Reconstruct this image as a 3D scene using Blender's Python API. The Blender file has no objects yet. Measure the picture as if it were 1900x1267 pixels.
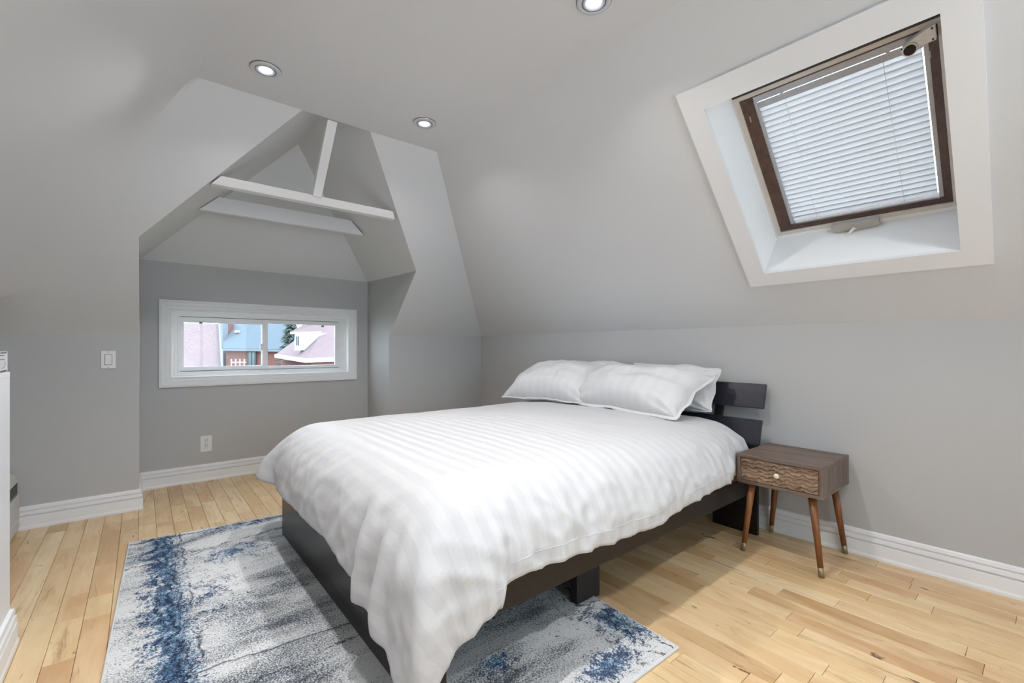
import bpy, bmesh, math, random
from mathutils import Vector, Matrix, noise

# ------------------------------------------------------------------ camera, sky, exposure
SC = bpy.context.scene
COL = SC.collection
FPX, CXP, CYP, CAMH = 834.0, 950.0, 646.0, 1.08          # focal length / principal point in a 1900x1267 frame
YAW = math.atan2(950 - 262, FPX)
cam_d = bpy.data.cameras.new('camera'); cam = bpy.data.objects.new('camera', cam_d); COL.objects.link(cam)
cam.location = (0, 0, CAMH); cam.rotation_euler = (math.pi / 2, 0, -YAW)
cam_d.sensor_fit = 'HORIZONTAL'; cam_d.sensor_width = 36.0
cam_d.lens = 36.0 * FPX / 1900.0
cam_d.shift_x = 0.0; cam_d.shift_y = (CYP - 633.5) / 1900.0
cam_d.clip_start = 0.02; cam_d.clip_end = 400
SC.camera = cam

W = bpy.data.worlds.new('overcast_sky'); SC.world = W; W.use_nodes = True
_bg = W.node_tree.nodes['Background']
_bg.inputs[0].default_value = (0.84, 0.92, 1.0, 1); _bg.inputs[1].default_value = 5.0
SC.view_settings.view_transform = 'Standard'; SC.view_settings.look = 'None'
SC.view_settings.gamma = 1.0; SC.view_settings.use_curve_mapping = False
SC.view_settings.exposure = 0.76
LAMP_W = 5.2        # watts per recessed lamp

random.seed(7)

# ------------------------------------------------------------------ material helpers
MATS = {}
class NT:
    def __init__(s, name):
        s.m = bpy.data.materials.new(name); s.m.use_nodes = True
        s.t = s.m.node_tree; s.b = s.t.nodes['Principled BSDF']; s.out = s.t.nodes['Material Output']
        MATS[name] = s.m
    def n(s, typ, **kw):
        nd = s.t.nodes.new(typ)
        for k, v in kw.items():
            if k in nd.inputs: 
                try: nd.inputs[k].default_value = v
                except Exception: s.t.links.new(v, nd.inputs[k])
            else: setattr(nd, k, v)
        return nd
    def l(s, a, b): s.t.links.new(a, b)
    def coord(s, kind='Object'):
        if kind == 'Position': return s.n('ShaderNodeNewGeometry').outputs['Position']
        return s.n('ShaderNodeTexCoord').outputs[kind]
    def mapped(s, src, scale=(1, 1, 1), loc=(0, 0, 0), rot=(0, 0, 0)):
        mp = s.n('ShaderNodeMapping'); s.l(src, mp.inputs[0])
        mp.inputs['Scale'].default_value = scale; mp.inputs['Location'].default_value = loc; mp.inputs['Rotation'].default_value = rot
        return mp.outputs[0]
    def noise(s, vec, scale=5, detail=3, rough=0.5, dist=0.0, out='Fac'):
        nd = s.n('ShaderNodeTexNoise'); s.l(vec, nd.inputs['Vector'])
        nd.inputs['Scale'].default_value = scale; nd.inputs['Detail'].default_value = detail
        nd.inputs['Roughness'].default_value = rough; nd.inputs['Distortion'].default_value = dist
        return nd.outputs[out]
    def ramp(s, fac, stops, interp='LINEAR'):
        r = s.n('ShaderNodeValToRGB'); s.l(fac, r.inputs[0]); r.color_ramp.interpolation = interp
        e = r.color_ramp.elements
        while len(e) < len(stops): e.new(0.5)
        for el, (p, c) in zip(e, stops):
            el.position = p; el.color = (c, c, c, 1) if isinstance(c, (int, float)) else (*c, 1)
        return r.outputs[0]
    def mix(s, fac, a, b, mode='MIX'):
        nd = s.n('ShaderNodeMix', data_type='RGBA', blend_type=mode)
        for sock, v in ((nd.inputs[0], fac), (nd.inputs[6], a), (nd.inputs[7], b)):
            if hasattr(v, 'links') or isinstance(v, bpy.types.NodeSocket): s.l(v, sock)
            elif isinstance(v, (int, float)): sock.default_value = v
            else: sock.default_value = (*v, 1)
        return nd.outputs[2]
    def math(s, op, a, b=0.0):
        nd = s.n('ShaderNodeMath', operation=op)
        for i, v in enumerate((a, b)):
            if isinstance(v, bpy.types.NodeSocket): s.l(v, nd.inputs[i])
            else: nd.inputs[i].default_value = v
        return nd.outputs[0]
    def bump(s, h, strength=0.2, dist=0.01):
        b = s.n('ShaderNodeBump'); s.l(h, b.inputs['Height'])
        b.inputs['Strength'].default_value = strength; b.inputs['Distance'].default_value = dist
        s.l(b.outputs[0], s.b.inputs['Normal'])
    def set(s, color=None, rough=None, metal=None, spec=None):
        for key, v in (('Base Color', color), ('Roughness', rough), ('Metallic', metal), ('Specular IOR Level', spec)):
            if v is None: continue
            if isinstance(v, bpy.types.NodeSocket): s.l(v, s.b.inputs[key])
            elif isinstance(v, (int, float)): s.b.inputs[key].default_value = v
            else: s.b.inputs[key].default_value = (*v, 1)

def simple(name, col, rough=0.5, metal=0.0, var=0.06, scale=30, bump=0.0, spec=0.5):
    t = NT(name); c = t.coord('Object'); f = t.noise(c, scale, 3)
    hi = tuple(min(1, x * (1 + var)) for x in col); lo = tuple(x * (1 - var) for x in col)
    t.set(t.ramp(f, [(0.3, lo), (0.7, hi)]), rough, metal, spec)
    if bump: t.bump(f, bump, 0.002)
    return t.m

def paint(name, col, rough=0.55):
    t = NT(name); p = t.coord('Position')
    a = t.noise(p, 1.3, 2); b = t.noise(p, 260, 2)
    lo = tuple(x * 0.985 for x in col); hi = tuple(min(1, x * 1.015) for x in col)
    t.set(t.ramp(a, [(0.35, lo), (0.65, hi)]), rough, 0, 0.35)
    t.bump(b, 0.06, 0.001)
    return t.m

paint('wall_paint', (0.452, 0.455, 0.459))
paint('ceiling_paint', (0.655, 0.664, 0.680))
paint('trim_white', (0.785, 0.795, 0.815), 0.35)
paint('shaft_white', (0.86, 0.87, 0.88), 0.4)
simple('plastic_white', (0.74, 0.74, 0.75), 0.3, var=0.02)
simple('vinyl_white', (0.78, 0.78, 0.79), 0.3, var=0.02)
simple('dark_slot', (0.02, 0.02, 0.022), 0.5)
simple('seam_grey', (0.20, 0.20, 0.21), 0.5)
simple('brass', (0.62, 0.50, 0.27), 0.35, 0.85)
simple('ferrule_brass', (0.30, 0.24, 0.14), 0.45, 0.5)
simple('knob_ivory', (0.83, 0.72, 0.50), 0.28, 0.25)
simple('beige_metal', (0.56, 0.525, 0.48), 0.4, 0.1)
simple('bracket_cream', (0.72, 0.69, 0.64), 0.4)
simple('taupe_plastic', (0.40, 0.375, 0.345), 0.4)
simple('lamp_chrome', (0.62, 0.65, 0.70), 0.3, 0.25, var=0.03)
simple('lamp_dark', (0.10, 0.11, 0.13), 0.35, 0.6)
simple('black_gloss', (0.010, 0.010, 0.012), 0.35, spec=0.25)
simple('blind_rail', (0.42, 0.43, 0.46), 0.4, 0.3)
simple('mattress_fabric', (0.55, 0.55, 0.54), 0.9)
simple('base_black', (0.012, 0.011, 0.011), 0.7)
simple('unit_plastic', (0.58, 0.57, 0.54), 0.45, var=0.03)
simple('cord_white', (0.66, 0.67, 0.70), 0.6)
simple('card_white', (0.60, 0.585, 0.60), 0.6, var=0.03)
simple('ink', (0.05, 0.045, 0.05), 0.6)

def wood(name, dark, mid, light, scale, rough, axis='Y', spec=0.4, bumps=0.15):
    t = NT(name); c = t.coord('Object')
    st = {'X': (0.09, 1, 1), 'Y': (1, 0.09, 1), 'Z': (1, 1, 0.09)}[axis]
    v = t.mapped(c, st)
    f = t.noise(v, scale, 6, 0.65, 0.6); g = t.noise(v, scale * 4.5, 3, 0.5)
    h = t.mix(0.35, f, g)
    t.set(t.ramp(h, [(0.33, dark), (0.5, mid), (0.68, light)]), rough, 0, spec); t.bump(h, bumps, 0.002)
    return t.m
wood('walnut_grey', (0.085, 0.058, 0.045), (0.155, 0.112, 0.090), (0.250, 0.190, 0.155), 22, 0.5)
wood('walnut_side', (0.085, 0.060, 0.048), (0.145, 0.108, 0.088), (0.225, 0.175, 0.145), 22, 0.5, 'Z')
wood('walnut_carved', (0.085, 0.050, 0.032), (0.20, 0.128, 0.083), (0.38, 0.26, 0.175), 16, 0.42)
wood('leg_teak', (0.115, 0.040, 0.012), (0.20, 0.075, 0.024), (0.27, 0.115, 0.04), 24, 0.4, 'Z')
wood('sash_brown', (0.050, 0.028, 0.022), (0.085, 0.048, 0.038), (0.125, 0.075, 0.06), 30, 0.45, 'X')
wood('rail_ledge', (0.15, 0.075, 0.040), (0.26, 0.14, 0.08), (0.36, 0.21, 0.125), 30, 0.4, 'X')
t = NT('bed_black'); c = t.coord('Object'); v = t.mapped(c, (1, 0.08, 1)); f = t.noise(v, 60, 4, 0.6)
t.set(t.ramp(f, [(0.3, (0.008, 0.007, 0.0075)), (0.7, (0.016, 0.014, 0.0145))]), 0.30, 0, 0.34); t.bump(f, 0.05, 0.001)
t = NT('headboard_navy'); c = t.coord('Object'); f = t.noise(c, 40, 3)
t.set(t.ramp(f, [(0.3, (0.014, 0.014, 0.022)), (0.7, (0.023, 0.024, 0.036))]), 0.28, 0, 0.5)

# maple floor planks: the per-plank number 'rnd' picks tone and grain offset
t = NT('maple')
at = t.n('ShaderNodeAttribute'); at.attribute_name = 'rnd'; rv = at.outputs['Fac']
p = t.coord('Position')
off = t.n('ShaderNodeCombineXYZ'); t.l(t.math('MULTIPLY', rv, 37.0), off.inputs[0]); t.l(t.math('MULTIPLY', rv, 91.0), off.inputs[1]); t.l(t.math('MULTIPLY', rv, 53.0), off.inputs[2])
add = t.n('ShaderNodeVectorMath', operation='ADD'); t.l(p, add.inputs[0]); t.l(off.outputs[0], add.inputs[1]); pv = add.outputs[0]
g1 = t.noise(t.mapped(pv, (1, 0.13, 1)), 30, 5, 0.6, 0.4)
g2 = t.noise(t.mapped(pv, (1, 0.22, 1)), 9, 3, 0.5, 0.8)
base = t.ramp(rv, [(0.0, (0.47, 0.285, 0.135)), (0.14, (0.640, 0.440, 0.225)), (0.32, (0.740, 0.555, 0.320)), (0.5, (0.700, 0.505, 0.280)), (0.66, (0.600, 0.375, 0.190)), (0.82, (0.785, 0.620, 0.385)), (0.93, (0.690, 0.480, 0.265)), (1.0, (0.50, 0.290, 0.145))])
c1 = t.mix(t.ramp(g1, [(0.35, 0.0), (0.7, 1.0)]), base, (0.55, 0.345, 0.175), 'MIX')
c1b = t.mix(0.55, base, c1)
c2 = t.mix(t.ramp(g2, [(0.45, 0.0), (0.75, 0.6)]), c1b, (0.84, 0.68, 0.44))
st = t.noise(t.mapped(pv, (1, 0.12, 1)), 15, 5, 0.75, 1.4)
c3 = t.mix(t.ramp(st, [(0.575, 0.0), (0.69, 0.75)]), c2, (0.36, 0.205, 0.10))
kn = t.noise(t.mapped(pv, (1, 0.22, 1)), 24, 3, 0.65, 0.8)
c4 = t.mix(t.ramp(kn, [(0.68, 0.0), (0.725, 0.95)]), c3, (0.085, 0.042, 0.020))
t.set(c4, t.ramp(g1, [(0.3, 0.30), (0.7, 0.42)]), 0, 0.4); t.bump(g1, 0.05, 0.001)
simple('gap_dark', (0.10, 0.060, 0.035), 0.8)

# striped sateen bedding
def bedding(name, stripes=True):
    t = NT(name); uv = t.coord('UV'); c = t.coord('Object')
    w = t.n('ShaderNodeTexWave', wave_type='BANDS', bands_direction='X', wave_profile='SIN'); t.l(uv, w.inputs['Vector'])
    w.inputs['Scale'].default_value = 5.2
    s_ = t.ramp(w.outputs['Fac'], [(0.46, 0.0), (0.54, 1.0)])
    col = t.mix(s_, (0.560, 0.563, 0.575), (0.522, 0.525, 0.545)) if stripes else t.mix(s_, (0.63, 0.633, 0.643), (0.61, 0.613, 0.626))
    t.set(col, t.ramp(s_, [(0, 0.72), (1, 0.5)]), 0, 0.3)
    t.b.inputs['Sheen Weight'].default_value = 0.15
    n1 = t.noise(c, 9, 4, 0.6, 0.8); n2 = t.noise(c, 42, 3, 0.6, 0.6)
    h = t.mix(0.15, n1, n2); t.bump(h, 0.13, 0.02)
bedding('duvet_sateen'); bedding('pillow_cotton', False)

# distressed rug print (flat, laid out in floor coordinates): stippled greys, blue bands, scratchy navy lines
t = NT('rug_print'); p = t.coord('Position')
sx = t.n('ShaderNodeSeparateXYZ'); t.l(p, sx.inputs[0]); PX, PY = sx.outputs[0], sx.outputs[1]
M_ = t.math
def madd(a, k, b): return M_('ADD', M_('MULTIPLY', a, k), b)
speck = t.noise(p, 170, 2, 0.75); speck2 = t.noise(t.mapped(p, (1, 1, 1), (7, 3, 0)), 120, 3, 0.8)
streak = t.noise(t.mapped(p, (0.45, 1.7, 1), (3.3, 1.9, 0)), 3.4, 5, 0.62, 0.6)
cloud = t.noise(t.mapped(p, (1, 1, 1), (2.3, 8.1, 0)), 2.1, 3, 0.55, 0.3)
rag = t.noise(t.mapped(p, (1, 1, 1), (1.3, 4.4, 0)), 16, 5, 0.7, 0.4)
def blob(cx_, cy_, rx, ry):
    a = M_('DIVIDE', M_('SUBTRACT', PX, cx_), rx); b = M_('DIVIDE', M_('SUBTRACT', PY, cy_), ry)
    d = M_('SQRT', M_('ADD', M_('MULTIPLY', a, a), M_('MULTIPLY', b, b)))
    return M_('MAXIMUM', M_('SUBTRACT', 1.0, d), 0.0)
def total(l):
    r = l[0]
    for q in l[1:]: r = M_('MAXIMUM', r, q)
    return r
white = (0.68, 0.68, 0.685)
gm = total([blob(0.42, 1.98, 0.30, 0.42), blob(0.52, 2.3, 0.22, 0.30), blob(0.9, 1.1, 0.35, 0.30), blob(1.25, 1.45, 0.30, 0.25), blob(0.3, 1.5, 0.3, 0.3)])
gd = madd(gm, 0.13, madd(streak, 0.62, madd(cloud, 0.25, M_('MULTIPLY', speck, 0.75))))
grey = t.ramp(gd, [(0.79, white), (0.86, (0.47, 0.49, 0.50)), (0.935, (0.20, 0.215, 0.235)), (1.0, (0.07, 0.08, 0.10))])
bandx = M_('SUBTRACT', 1.0, M_('DIVIDE', M_('ABSOLUTE', M_('SUBTRACT', madd(M_('SUBTRACT', rag, 0.5), 0.16, PX), 0.085)), 0.16))
bmask = total([M_('MAXIMUM', bandx, 0.0), M_('MULTIPLY', blob(0.38, 2.76, 0.34, 0.20), 0.9), M_('MULTIPLY', blob(0.22, 2.35, 0.26, 0.6), 0.6), blob(1.44, 1.10, 0.24, 0.26), blob(1.22, 0.96, 0.26, 0.12), blob(0.93, 1.22, 0.12, 0.10), M_('MULTIPLY', blob(0.45, 3.15, 0.7, 0.13), 0.8), M_('MULTIPLY', blob(1.3, 2.4, 0.3, 0.7), 0.8)])
bd = madd(bmask, 0.30, madd(rag, 0.55, M_('MULTIPLY', speck2, 0.70)))
blue = t.ramp(bd, [(0.785, 0.0), (0.845, 0.92)])
bcol = t.ramp(madd(rag, 0.6, M_('MULTIPLY', speck, 0.6)), [(0.50, (0.20, 0.36, 0.46)), (0.585, (0.040, 0.130, 0.270)), (0.67, (0.010, 0.024, 0.070))])
c1 = t.mix(blue, grey, bcol)
def stroke(dist, w, mask_seed, lo):
    ln = t.ramp(M_('ABSOLUTE', dist), [(w * 0.5, 1.0), (w, 0.0)])
    mk = t.noise(t.mapped(p, (1, 1, 1), (mask_seed, mask_seed * 1.7, 0)), 9, 4, 0.7)
    return M_('MULTIPLY', ln, t.ramp(mk, [(lo, 0.0), (lo + 0.05, 0.95)]))
wig = M_('SUBTRACT', t.noise(t.mapped(p, (1, 1, 1), (11, 2, 0)), 11, 5, 0.72), 0.5)
wig2 = M_('SUBTRACT', t.noise(t.mapped(p, (1, 1, 1), (5, 13, 0)), 13, 5, 0.75), 0.5)
strokes = []
for cx_, k, w, sd, lo in ((0.055, 0.14, 0.007, 1.0, 0.42), (0.095, 0.18, 0.008, 2.0, 0.40), (0.125, 0.12, 0.005, 3.0, 0.44), (0.168, 0.07, 0.005, 4.0, 0.46), (0.02, 0.28, 0.005, 5.0, 0.50), (0.30, 0.2, 0.004, 6.0, 0.53), (1.40, 0.24, 0.009, 7.0, 0.44), (1.46, 0.16, 0.007, 8.0, 0.44), (1.33, 0.3, 0.006, 9.0, 0.48)):
    strokes.append(stroke(M_('SUBTRACT', madd(wig, k, PX), cx_), w, sd, lo))
for cy_, sl, k, w, sd, lo in ((2.86, 0.12, 0.14, 0.006, 10.0, 0.42), (2.80, 0.25, 0.12, 0.004, 11.0, 0.44), (3.20, -0.07, 0.05, 0.007, 12.0, 0.40), (1.82, -0.11, 0.05, 0.005, 13.0, 0.36), (2.54, 0.6, 0.10, 0.004, 14.0, 0.46), (2.22, -0.1, 0.12, 0.005, 15.0, 0.50), (1.62, 0.06, 0.10, 0.005, 16.0, 0.46), (1.36, 0.06, 0.22, 0.007, 17.0, 0.46), (1.08, 0.1, 0.2, 0.006, 18.0, 0.48)):
    strokes.append(stroke(M_('SUBTRACT', madd(wig2, k, M_('SUBTRACT', PY, M_('MULTIPLY', PX, sl))), cy_), w, sd, lo))
c2 = t.mix(total(strokes), c1, (0.014, 0.026, 0.058))
t.set(c2, 0.95, 0, 0.1); t.bump(speck, 0.5, 0.004)
simple('rug_binding', (0.62, 0.63, 0.65), 0.9)

# translucent aluminium-look blind slats, glass
t = NT('blind_slat'); f = t.noise(t.coord('Object'), 8, 2)
tr = t.n('ShaderNodeBsdfTranslucent'); tr.inputs[0].default_value = (0.60, 0.595, 0.60, 1)
t.set(t.ramp(f, [(0.3, (0.70, 0.71, 0.73)), (0.7, (0.74, 0.75, 0.77))]), 0.4)
ms = t.n('ShaderNodeMixShader'); ms.inputs[0].default_value = 0.5
t.l(t.b.outputs[0], ms.inputs[1]); t.l(tr.outputs[0], ms.inputs[2]); t.l(ms.outputs[0], t.out.inputs[0])
t = NT('window_glass'); tp = t.n('ShaderNodeBsdfTransparent'); tp.inputs[0].default_value = (0.93, 0.96, 0.97, 1)
gl = t.n('ShaderNodeBsdfGlossy'); gl.inputs['Roughness'].default_value = 0.02
fr = t.n('ShaderNodeFresnel'); fr.inputs[0].default_value = 1.45
ms = t.n('ShaderNodeMixShader'); t.l(t.math('MULTIPLY', fr.outputs[0], 0.3), ms.inputs[0]); t.l(tp.outputs[0], ms.inputs[1]); t.l(gl.outputs[0], ms.inputs[2])
t.l(ms.outputs[0], t.out.inputs[0])
t = NT('bulb_glow'); em = t.n('ShaderNodeEmission'); em.inputs[0].default_value = (0.95, 0.97, 1.0, 1); em.inputs[1].default_value = 9.0
t.l(em.outputs[0], t.out.inputs[0])

# outdoors
def shingle(name, a, b, sc):
    t = NT(name); p = t.coord('Object')
    br = t.n('ShaderNodeTexBrick'); t.l(t.mapped(t.coord('UV'), (1, 1, 1)), br.inputs[0])
    br.inputs['Color1'].default_value = (*a, 1); br.inputs['Color2'].default_value = (*b, 1); br.inputs['Mortar'].default_value = (*[x * 0.65 for x in a], 1)
    br.inputs['Scale'].default_value = sc; br.inputs['Mortar Size'].default_value = 0.03
    f = t.noise(p, 3, 4); t.set(t.mix(t.ramp(f, [(0.4, 0.0), (0.7, 0.35)]), br.outputs[0], tuple(x * 0.8 for x in b)), 0.9, 0, 0.2)
shingle('shingle_pink', (0.150, 0.112, 0.120), (0.125, 0.095, 0.102), 4)
shingle('shingle_blue', (0.085, 0.110, 0.135), (0.075, 0.098, 0.122), 4)
shingle('far_brick', (0.150, 0.070, 0.062), (0.130, 0.060, 0.054), 8)
simple('far_white', (0.34, 0.35, 0.36), 0.6); simple('far_dark', (0.03, 0.04, 0.05), 0.5)
simple('far_pane', (0.05, 0.08, 0.09), 0.25); simple('far_fascia', (0.10, 0.12, 0.145), 0.6)
simple('far_grass', (0.12, 0.16, 0.08), 0.9, scale=2); simple('needle_green', (0.040, 0.062, 0.055), 0.9, scale=4, var=0.3)
simple('bark', (0.10, 0.075, 0.055), 0.9)

# ------------------------------------------------------------------ geometry helpers
ORG = {}
def org(o): return ORG.get(o.name, Vector((0, 0, 0)))
def tag(o, label=None, cat=None, group=None, kind=None):
    if label: o['label'] = label
    if cat: o['category'] = cat
    if group: o['group'] = group
    if kind: o['kind'] = kind
    return o
def empty(name, loc, label=None, cat=None, group=None, kind=None):
    o = bpy.data.objects.new(name, None); COL.objects.link(o); o.location = loc; o.empty_display_size = 0.05
    ORG[o.name] = Vector(loc); return tag(o, label, cat, group, kind)
def link(name, me, mat=None, parent=None, loc=None):
    o = bpy.data.objects.new(name, me); COL.objects.link(o)
    if mat: me.materials.append(MATS[mat])
    if parent: o.parent = parent; ORG[o.name] = org(parent)
    elif loc is not None: o.location = loc; ORG[o.name] = Vector(loc)
    return o
def obj(name, verts, faces, mat, parent=None, loc=None, smooth=False, uvs=None):
    """world-space verts; the object's origin is its parent's origin (or loc)"""
    base = org(parent) if parent else Vector(loc or (0, 0, 0))
    me = bpy.data.meshes.new(name); me.from_pydata([tuple(Vector(v) - base) for v in verts], [], faces)
    if uvs:
        ul = me.uv_layers.new(name='UVMap')
        for lp in me.loops: ul.data[lp.index].uv = uvs[lp.vertex_index]
    bm = bmesh.new(); bm.from_mesh(me); bmesh.ops.recalc_face_normals(bm, faces=bm.faces); bm.to_mesh(me); bm.free()
    if smooth: me.polygons.foreach_set('use_smooth', [True] * len(me.polygons))
    me.update()
    return link(name, me, mat, parent, loc)
def bmobj(name, bm, mat, parent=None, loc=None, smooth=False):
    base = org(parent) if parent else Vector(loc or (0, 0, 0))
    for v in bm.verts: v.co -= base
    bmesh.ops.recalc_face_normals(bm, faces=bm.faces)
    me = bpy.data.meshes.new(name); bm.to_mesh(me); bm.free()
    if smooth: me.polygons.foreach_set('use_smooth', [True] * len(me.polygons))
    return link(name, me, mat, parent, loc)
def add_hexa(bm, pts):
    """8 points: bottom loop 0-3, top loop 4-7"""
    vs = [bm.verts.new(p) for p in pts]
    for f in ((3, 2, 1, 0), (4, 5, 6, 7), (0, 1, 5, 4), (1, 2, 6, 5), (2, 3, 7, 6), (3, 0, 4, 7)): bm.faces.new([vs[i] for i in f])
    return vs
def add_box(bm, x0, x1, y0, y1, z0, z1):
    return add_hexa(bm, [(x0, y0, z0), (x1, y0, z0), (x1, y1, z0), (x0, y1, z0), (x0, y0, z1), (x1, y0, z1), (x1, y1, z1), (x0, y1, z1)])
def box(name, x0, x1, y0, y1, z0, z1, mat, parent=None, loc=None, bevel=0.0, seg=2):
    bm = bmesh.new(); add_box(bm, x0, x1, y0, y1, z0, z1)
    if bevel: bmesh.ops.bevel(bm, geom=list(bm.edges), offset=bevel, segments=seg, affect='EDGES', profile=0.6)
    return bmobj(name, bm, mat, parent, loc)
def hexa(name, pts, mat, parent=None, loc=None, bevel=0.0, seg=2):
    bm = bmesh.new(); add_hexa(bm, pts)
    bmesh.ops.recalc_face_normals(bm, faces=bm.faces)
    if bevel: bmesh.ops.bevel(bm, geom=list(bm.edges), offset=bevel, segments=seg, affect='EDGES', profile=0.6)
    return bmobj(name, bm, mat, parent, loc)
def tube(name, p0, p1, r0, r1, mat, parent=None, loc=None, n=16, caps=True, rings=None):
    """tapered round bar; rings: list of (t, radius)"""
    p0, p1 = Vector(p0), Vector(p1); d = (p1 - p0); q = d.to_track_quat('Z', 'Y')
    rings = rings or [(0, r0), (1, r1)]
    vs, fs = [], []
    for tt, r in rings:
        c = p0 + d * tt
        for k in range(n):
            a = 2 * math.pi * k / n; vs.append(c + q @ Vector((r * math.cos(a), r * math.sin(a), 0)))
    for j in range(len(rings) - 1):
        for k in range(n): fs.append((j * n + k, j * n + (k + 1) % n, (j + 1) * n + (k + 1) % n, (j + 1) * n + k))
    if caps: fs.append(tuple(range(n - 1, -1, -1))); fs.append(tuple((len(rings) - 1) * n + k for k in range(n)))
    o = obj(name, vs, fs, mat, parent, loc)
    for pl in o.data.polygons: pl.use_smooth = len(pl.vertices) == 4
    return o
def structure(o): o['kind'] = 'structure'; return o

# ------------------------------------------------------------------ room dimensions
ZC = 2.417                                  # flat ceiling
YB, YA, YR = 3.92, 4.425, -1.7              # knee wall at the far end, dormer wall, wall behind the camera
AX0, AX1 = -0.010, 1.762                    # dormer alcove sides
KB = 1.185                                  # knee height far end
WX0, WSK = 2.926, -0.0306                   # right wall x at y=0 and its skew
KR = 1.215
XL = -1.10                                  # left knee wall
BY = 2.697                                  # far edge of the flat ceiling
def wallx(y): return WX0 + WSK * y
def ceilx(y): return 1.590 + WSK * (y - 1.41)
HIPT = (ceilx(2.685), 2.685, ZC); HIPB = (wallx(YB), YB, KR)
GL, GR = (AX0, 3.382, 1.728), (AX1, 3.387, 1.722)          # where the dormer gables leave the knee slope
GLT, GRT = (0.697, BY, ZC), (1.090, BY, ZC)                # where they meet the ceiling
APEX, RIDGE = (0.902, 3.60, 2.60), (0.902, BY, 2.60)

# floor
floor = structure(box('floor', XL, 2.99, YR, YA + 0.01, -0.06, -0.012, 'gap_dark'))
PW = 0.083
F_ = Vector((math.sin(YAW), math.cos(YAW), 0)); R_ = Vector((math.cos(YAW), -math.sin(YAW), 0))
def px(p):
    q = Vector(p) - Vector((0, 0, CAMH)); d = q.dot(F_)
    return None if d < 0.15 else (CXP + FPX * q.dot(R_) / d, CYP - FPX * q.z / d)
RUG = [(-0.05, 3.245), (1.60, 3.09), (1.485, 0.866), (-0.135, 0.90)]
def in_rug(x, y): return -0.03 < x < 1.46 and 0.95 < y < 3.05
def plank_geo(x0, x1, y0, y1, rz):
    e, b = 0.0006, 0.0016
    lo = -0.012
    L1 = [(x0 + e, y0 + e), (x1 - e, y0 + e), (x1 - e, y1 - e), (x0 + e, y1 - e)]
    L2 = [(x0 + b, y0 + b), (x1 - b, y0 + b), (x1 - b, y1 - b), (x0 + b, y1 - b)]
    vs = [(x, y, lo) for x, y in L1] + [(x, y, -0.0014) for x, y in L1] + [(x, y, rz) for x, y in L2]
    fs = []
    for j in (0, 4):
        for k in range(4): fs.append((j + k, j + (k + 1) % 4, j + 4 + (k + 1) % 4, j + 4 + k))
    fs.append((8, 9, 10, 11)); return vs, fs
planks = []
prng = random.Random(11)
k0 = math.floor((XL + 0.012) / PW)
for k in range(k0, 37):
    x0 = -0.012 + k * PW; x1 = x0 + PW
    if x1 < XL or x0 > 2.93: continue
    ymax = YA if AX0 < (x0 + x1) / 2 < AX1 else YB
    y = YR - prng.uniform(0, 0.5)
    while y < ymax:
        L = prng.choice([0.22, 0.3, 0.38, 0.46, 0.55, 0.65, 0.78, 0.95, 1.1]) * prng.uniform(0.9, 1.1)
        ya, yb = max(y, YR), min(y + L, ymax)
        if ymax - yb < 0.12: yb = ymax
        if yb - ya > 0.02: planks.append((max(x0, XL), min(x1, 2.935), ya, yb, prng.random(), -prng.uniform(0, 0.0005)))
        y = yb if yb == ymax else y + L
def plank_area(pl):
    x0, x1, y0, y1 = pl[:4]; c = [px((x, y, 0)) for x, y in ((x0, y0), (x1, y0), (x1, y1), (x0, y1))]
    if any(q is None for q in c): 
        c2 = [q for q in c if q]; 
        return 0.0 if not any(0 < q[0] < 1900 and q[1] < 1267 for q in c2) else 900.0
    if max(q[0] for q in c) < 0 or min(q[0] for q in c) > 1900 or min(q[1] for q in c) > 1267: return 0.0
    if all(in_rug(x, y) for x, y in ((x0, y0), (x1, y0), (x1, y1), (x0, y1))): return 0.0
    if x1 > 0.75 and min(y0, y1) > 1.75 and x0 < 2.7: return 0.0          # deep under the bed / behind it
    return abs(sum(c[i][0] * c[(i + 1) % 4][1] - c[(i + 1) % 4][0] * c[i][1] for i in range(4))) / 2
vis = sorted(((plank_area(p), i) for i, p in enumerate(planks)), reverse=True)
chosen = {i for a, i in vis[:298] if a > 40}
rest_v, rest_f, rest_r = [], [], []
for i, pl in enumerate(planks):
    vs, fs = plank_geo(*pl[:4], pl[5])
    if i in chosen:
        o = obj('plank', vs, fs, 'maple', floor)
        a = o.data.attributes.new('rnd', 'FLOAT', 'POINT'); a.data.foreach_set('value', [pl[4]] * len(vs))
    else:
        n = len(rest_v); rest_v += vs; rest_f += [tuple(q + n for q in f) for f in fs]; rest_r += [pl[4]] * len(vs)
o = obj('floorboards', rest_v, rest_f, 'maple', floor); o['kind'] = 'stuff'
a = o.data.attributes.new('rnd', 'FLOAT', 'POINT'); a.data.foreach_set('value', rest_r)

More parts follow.
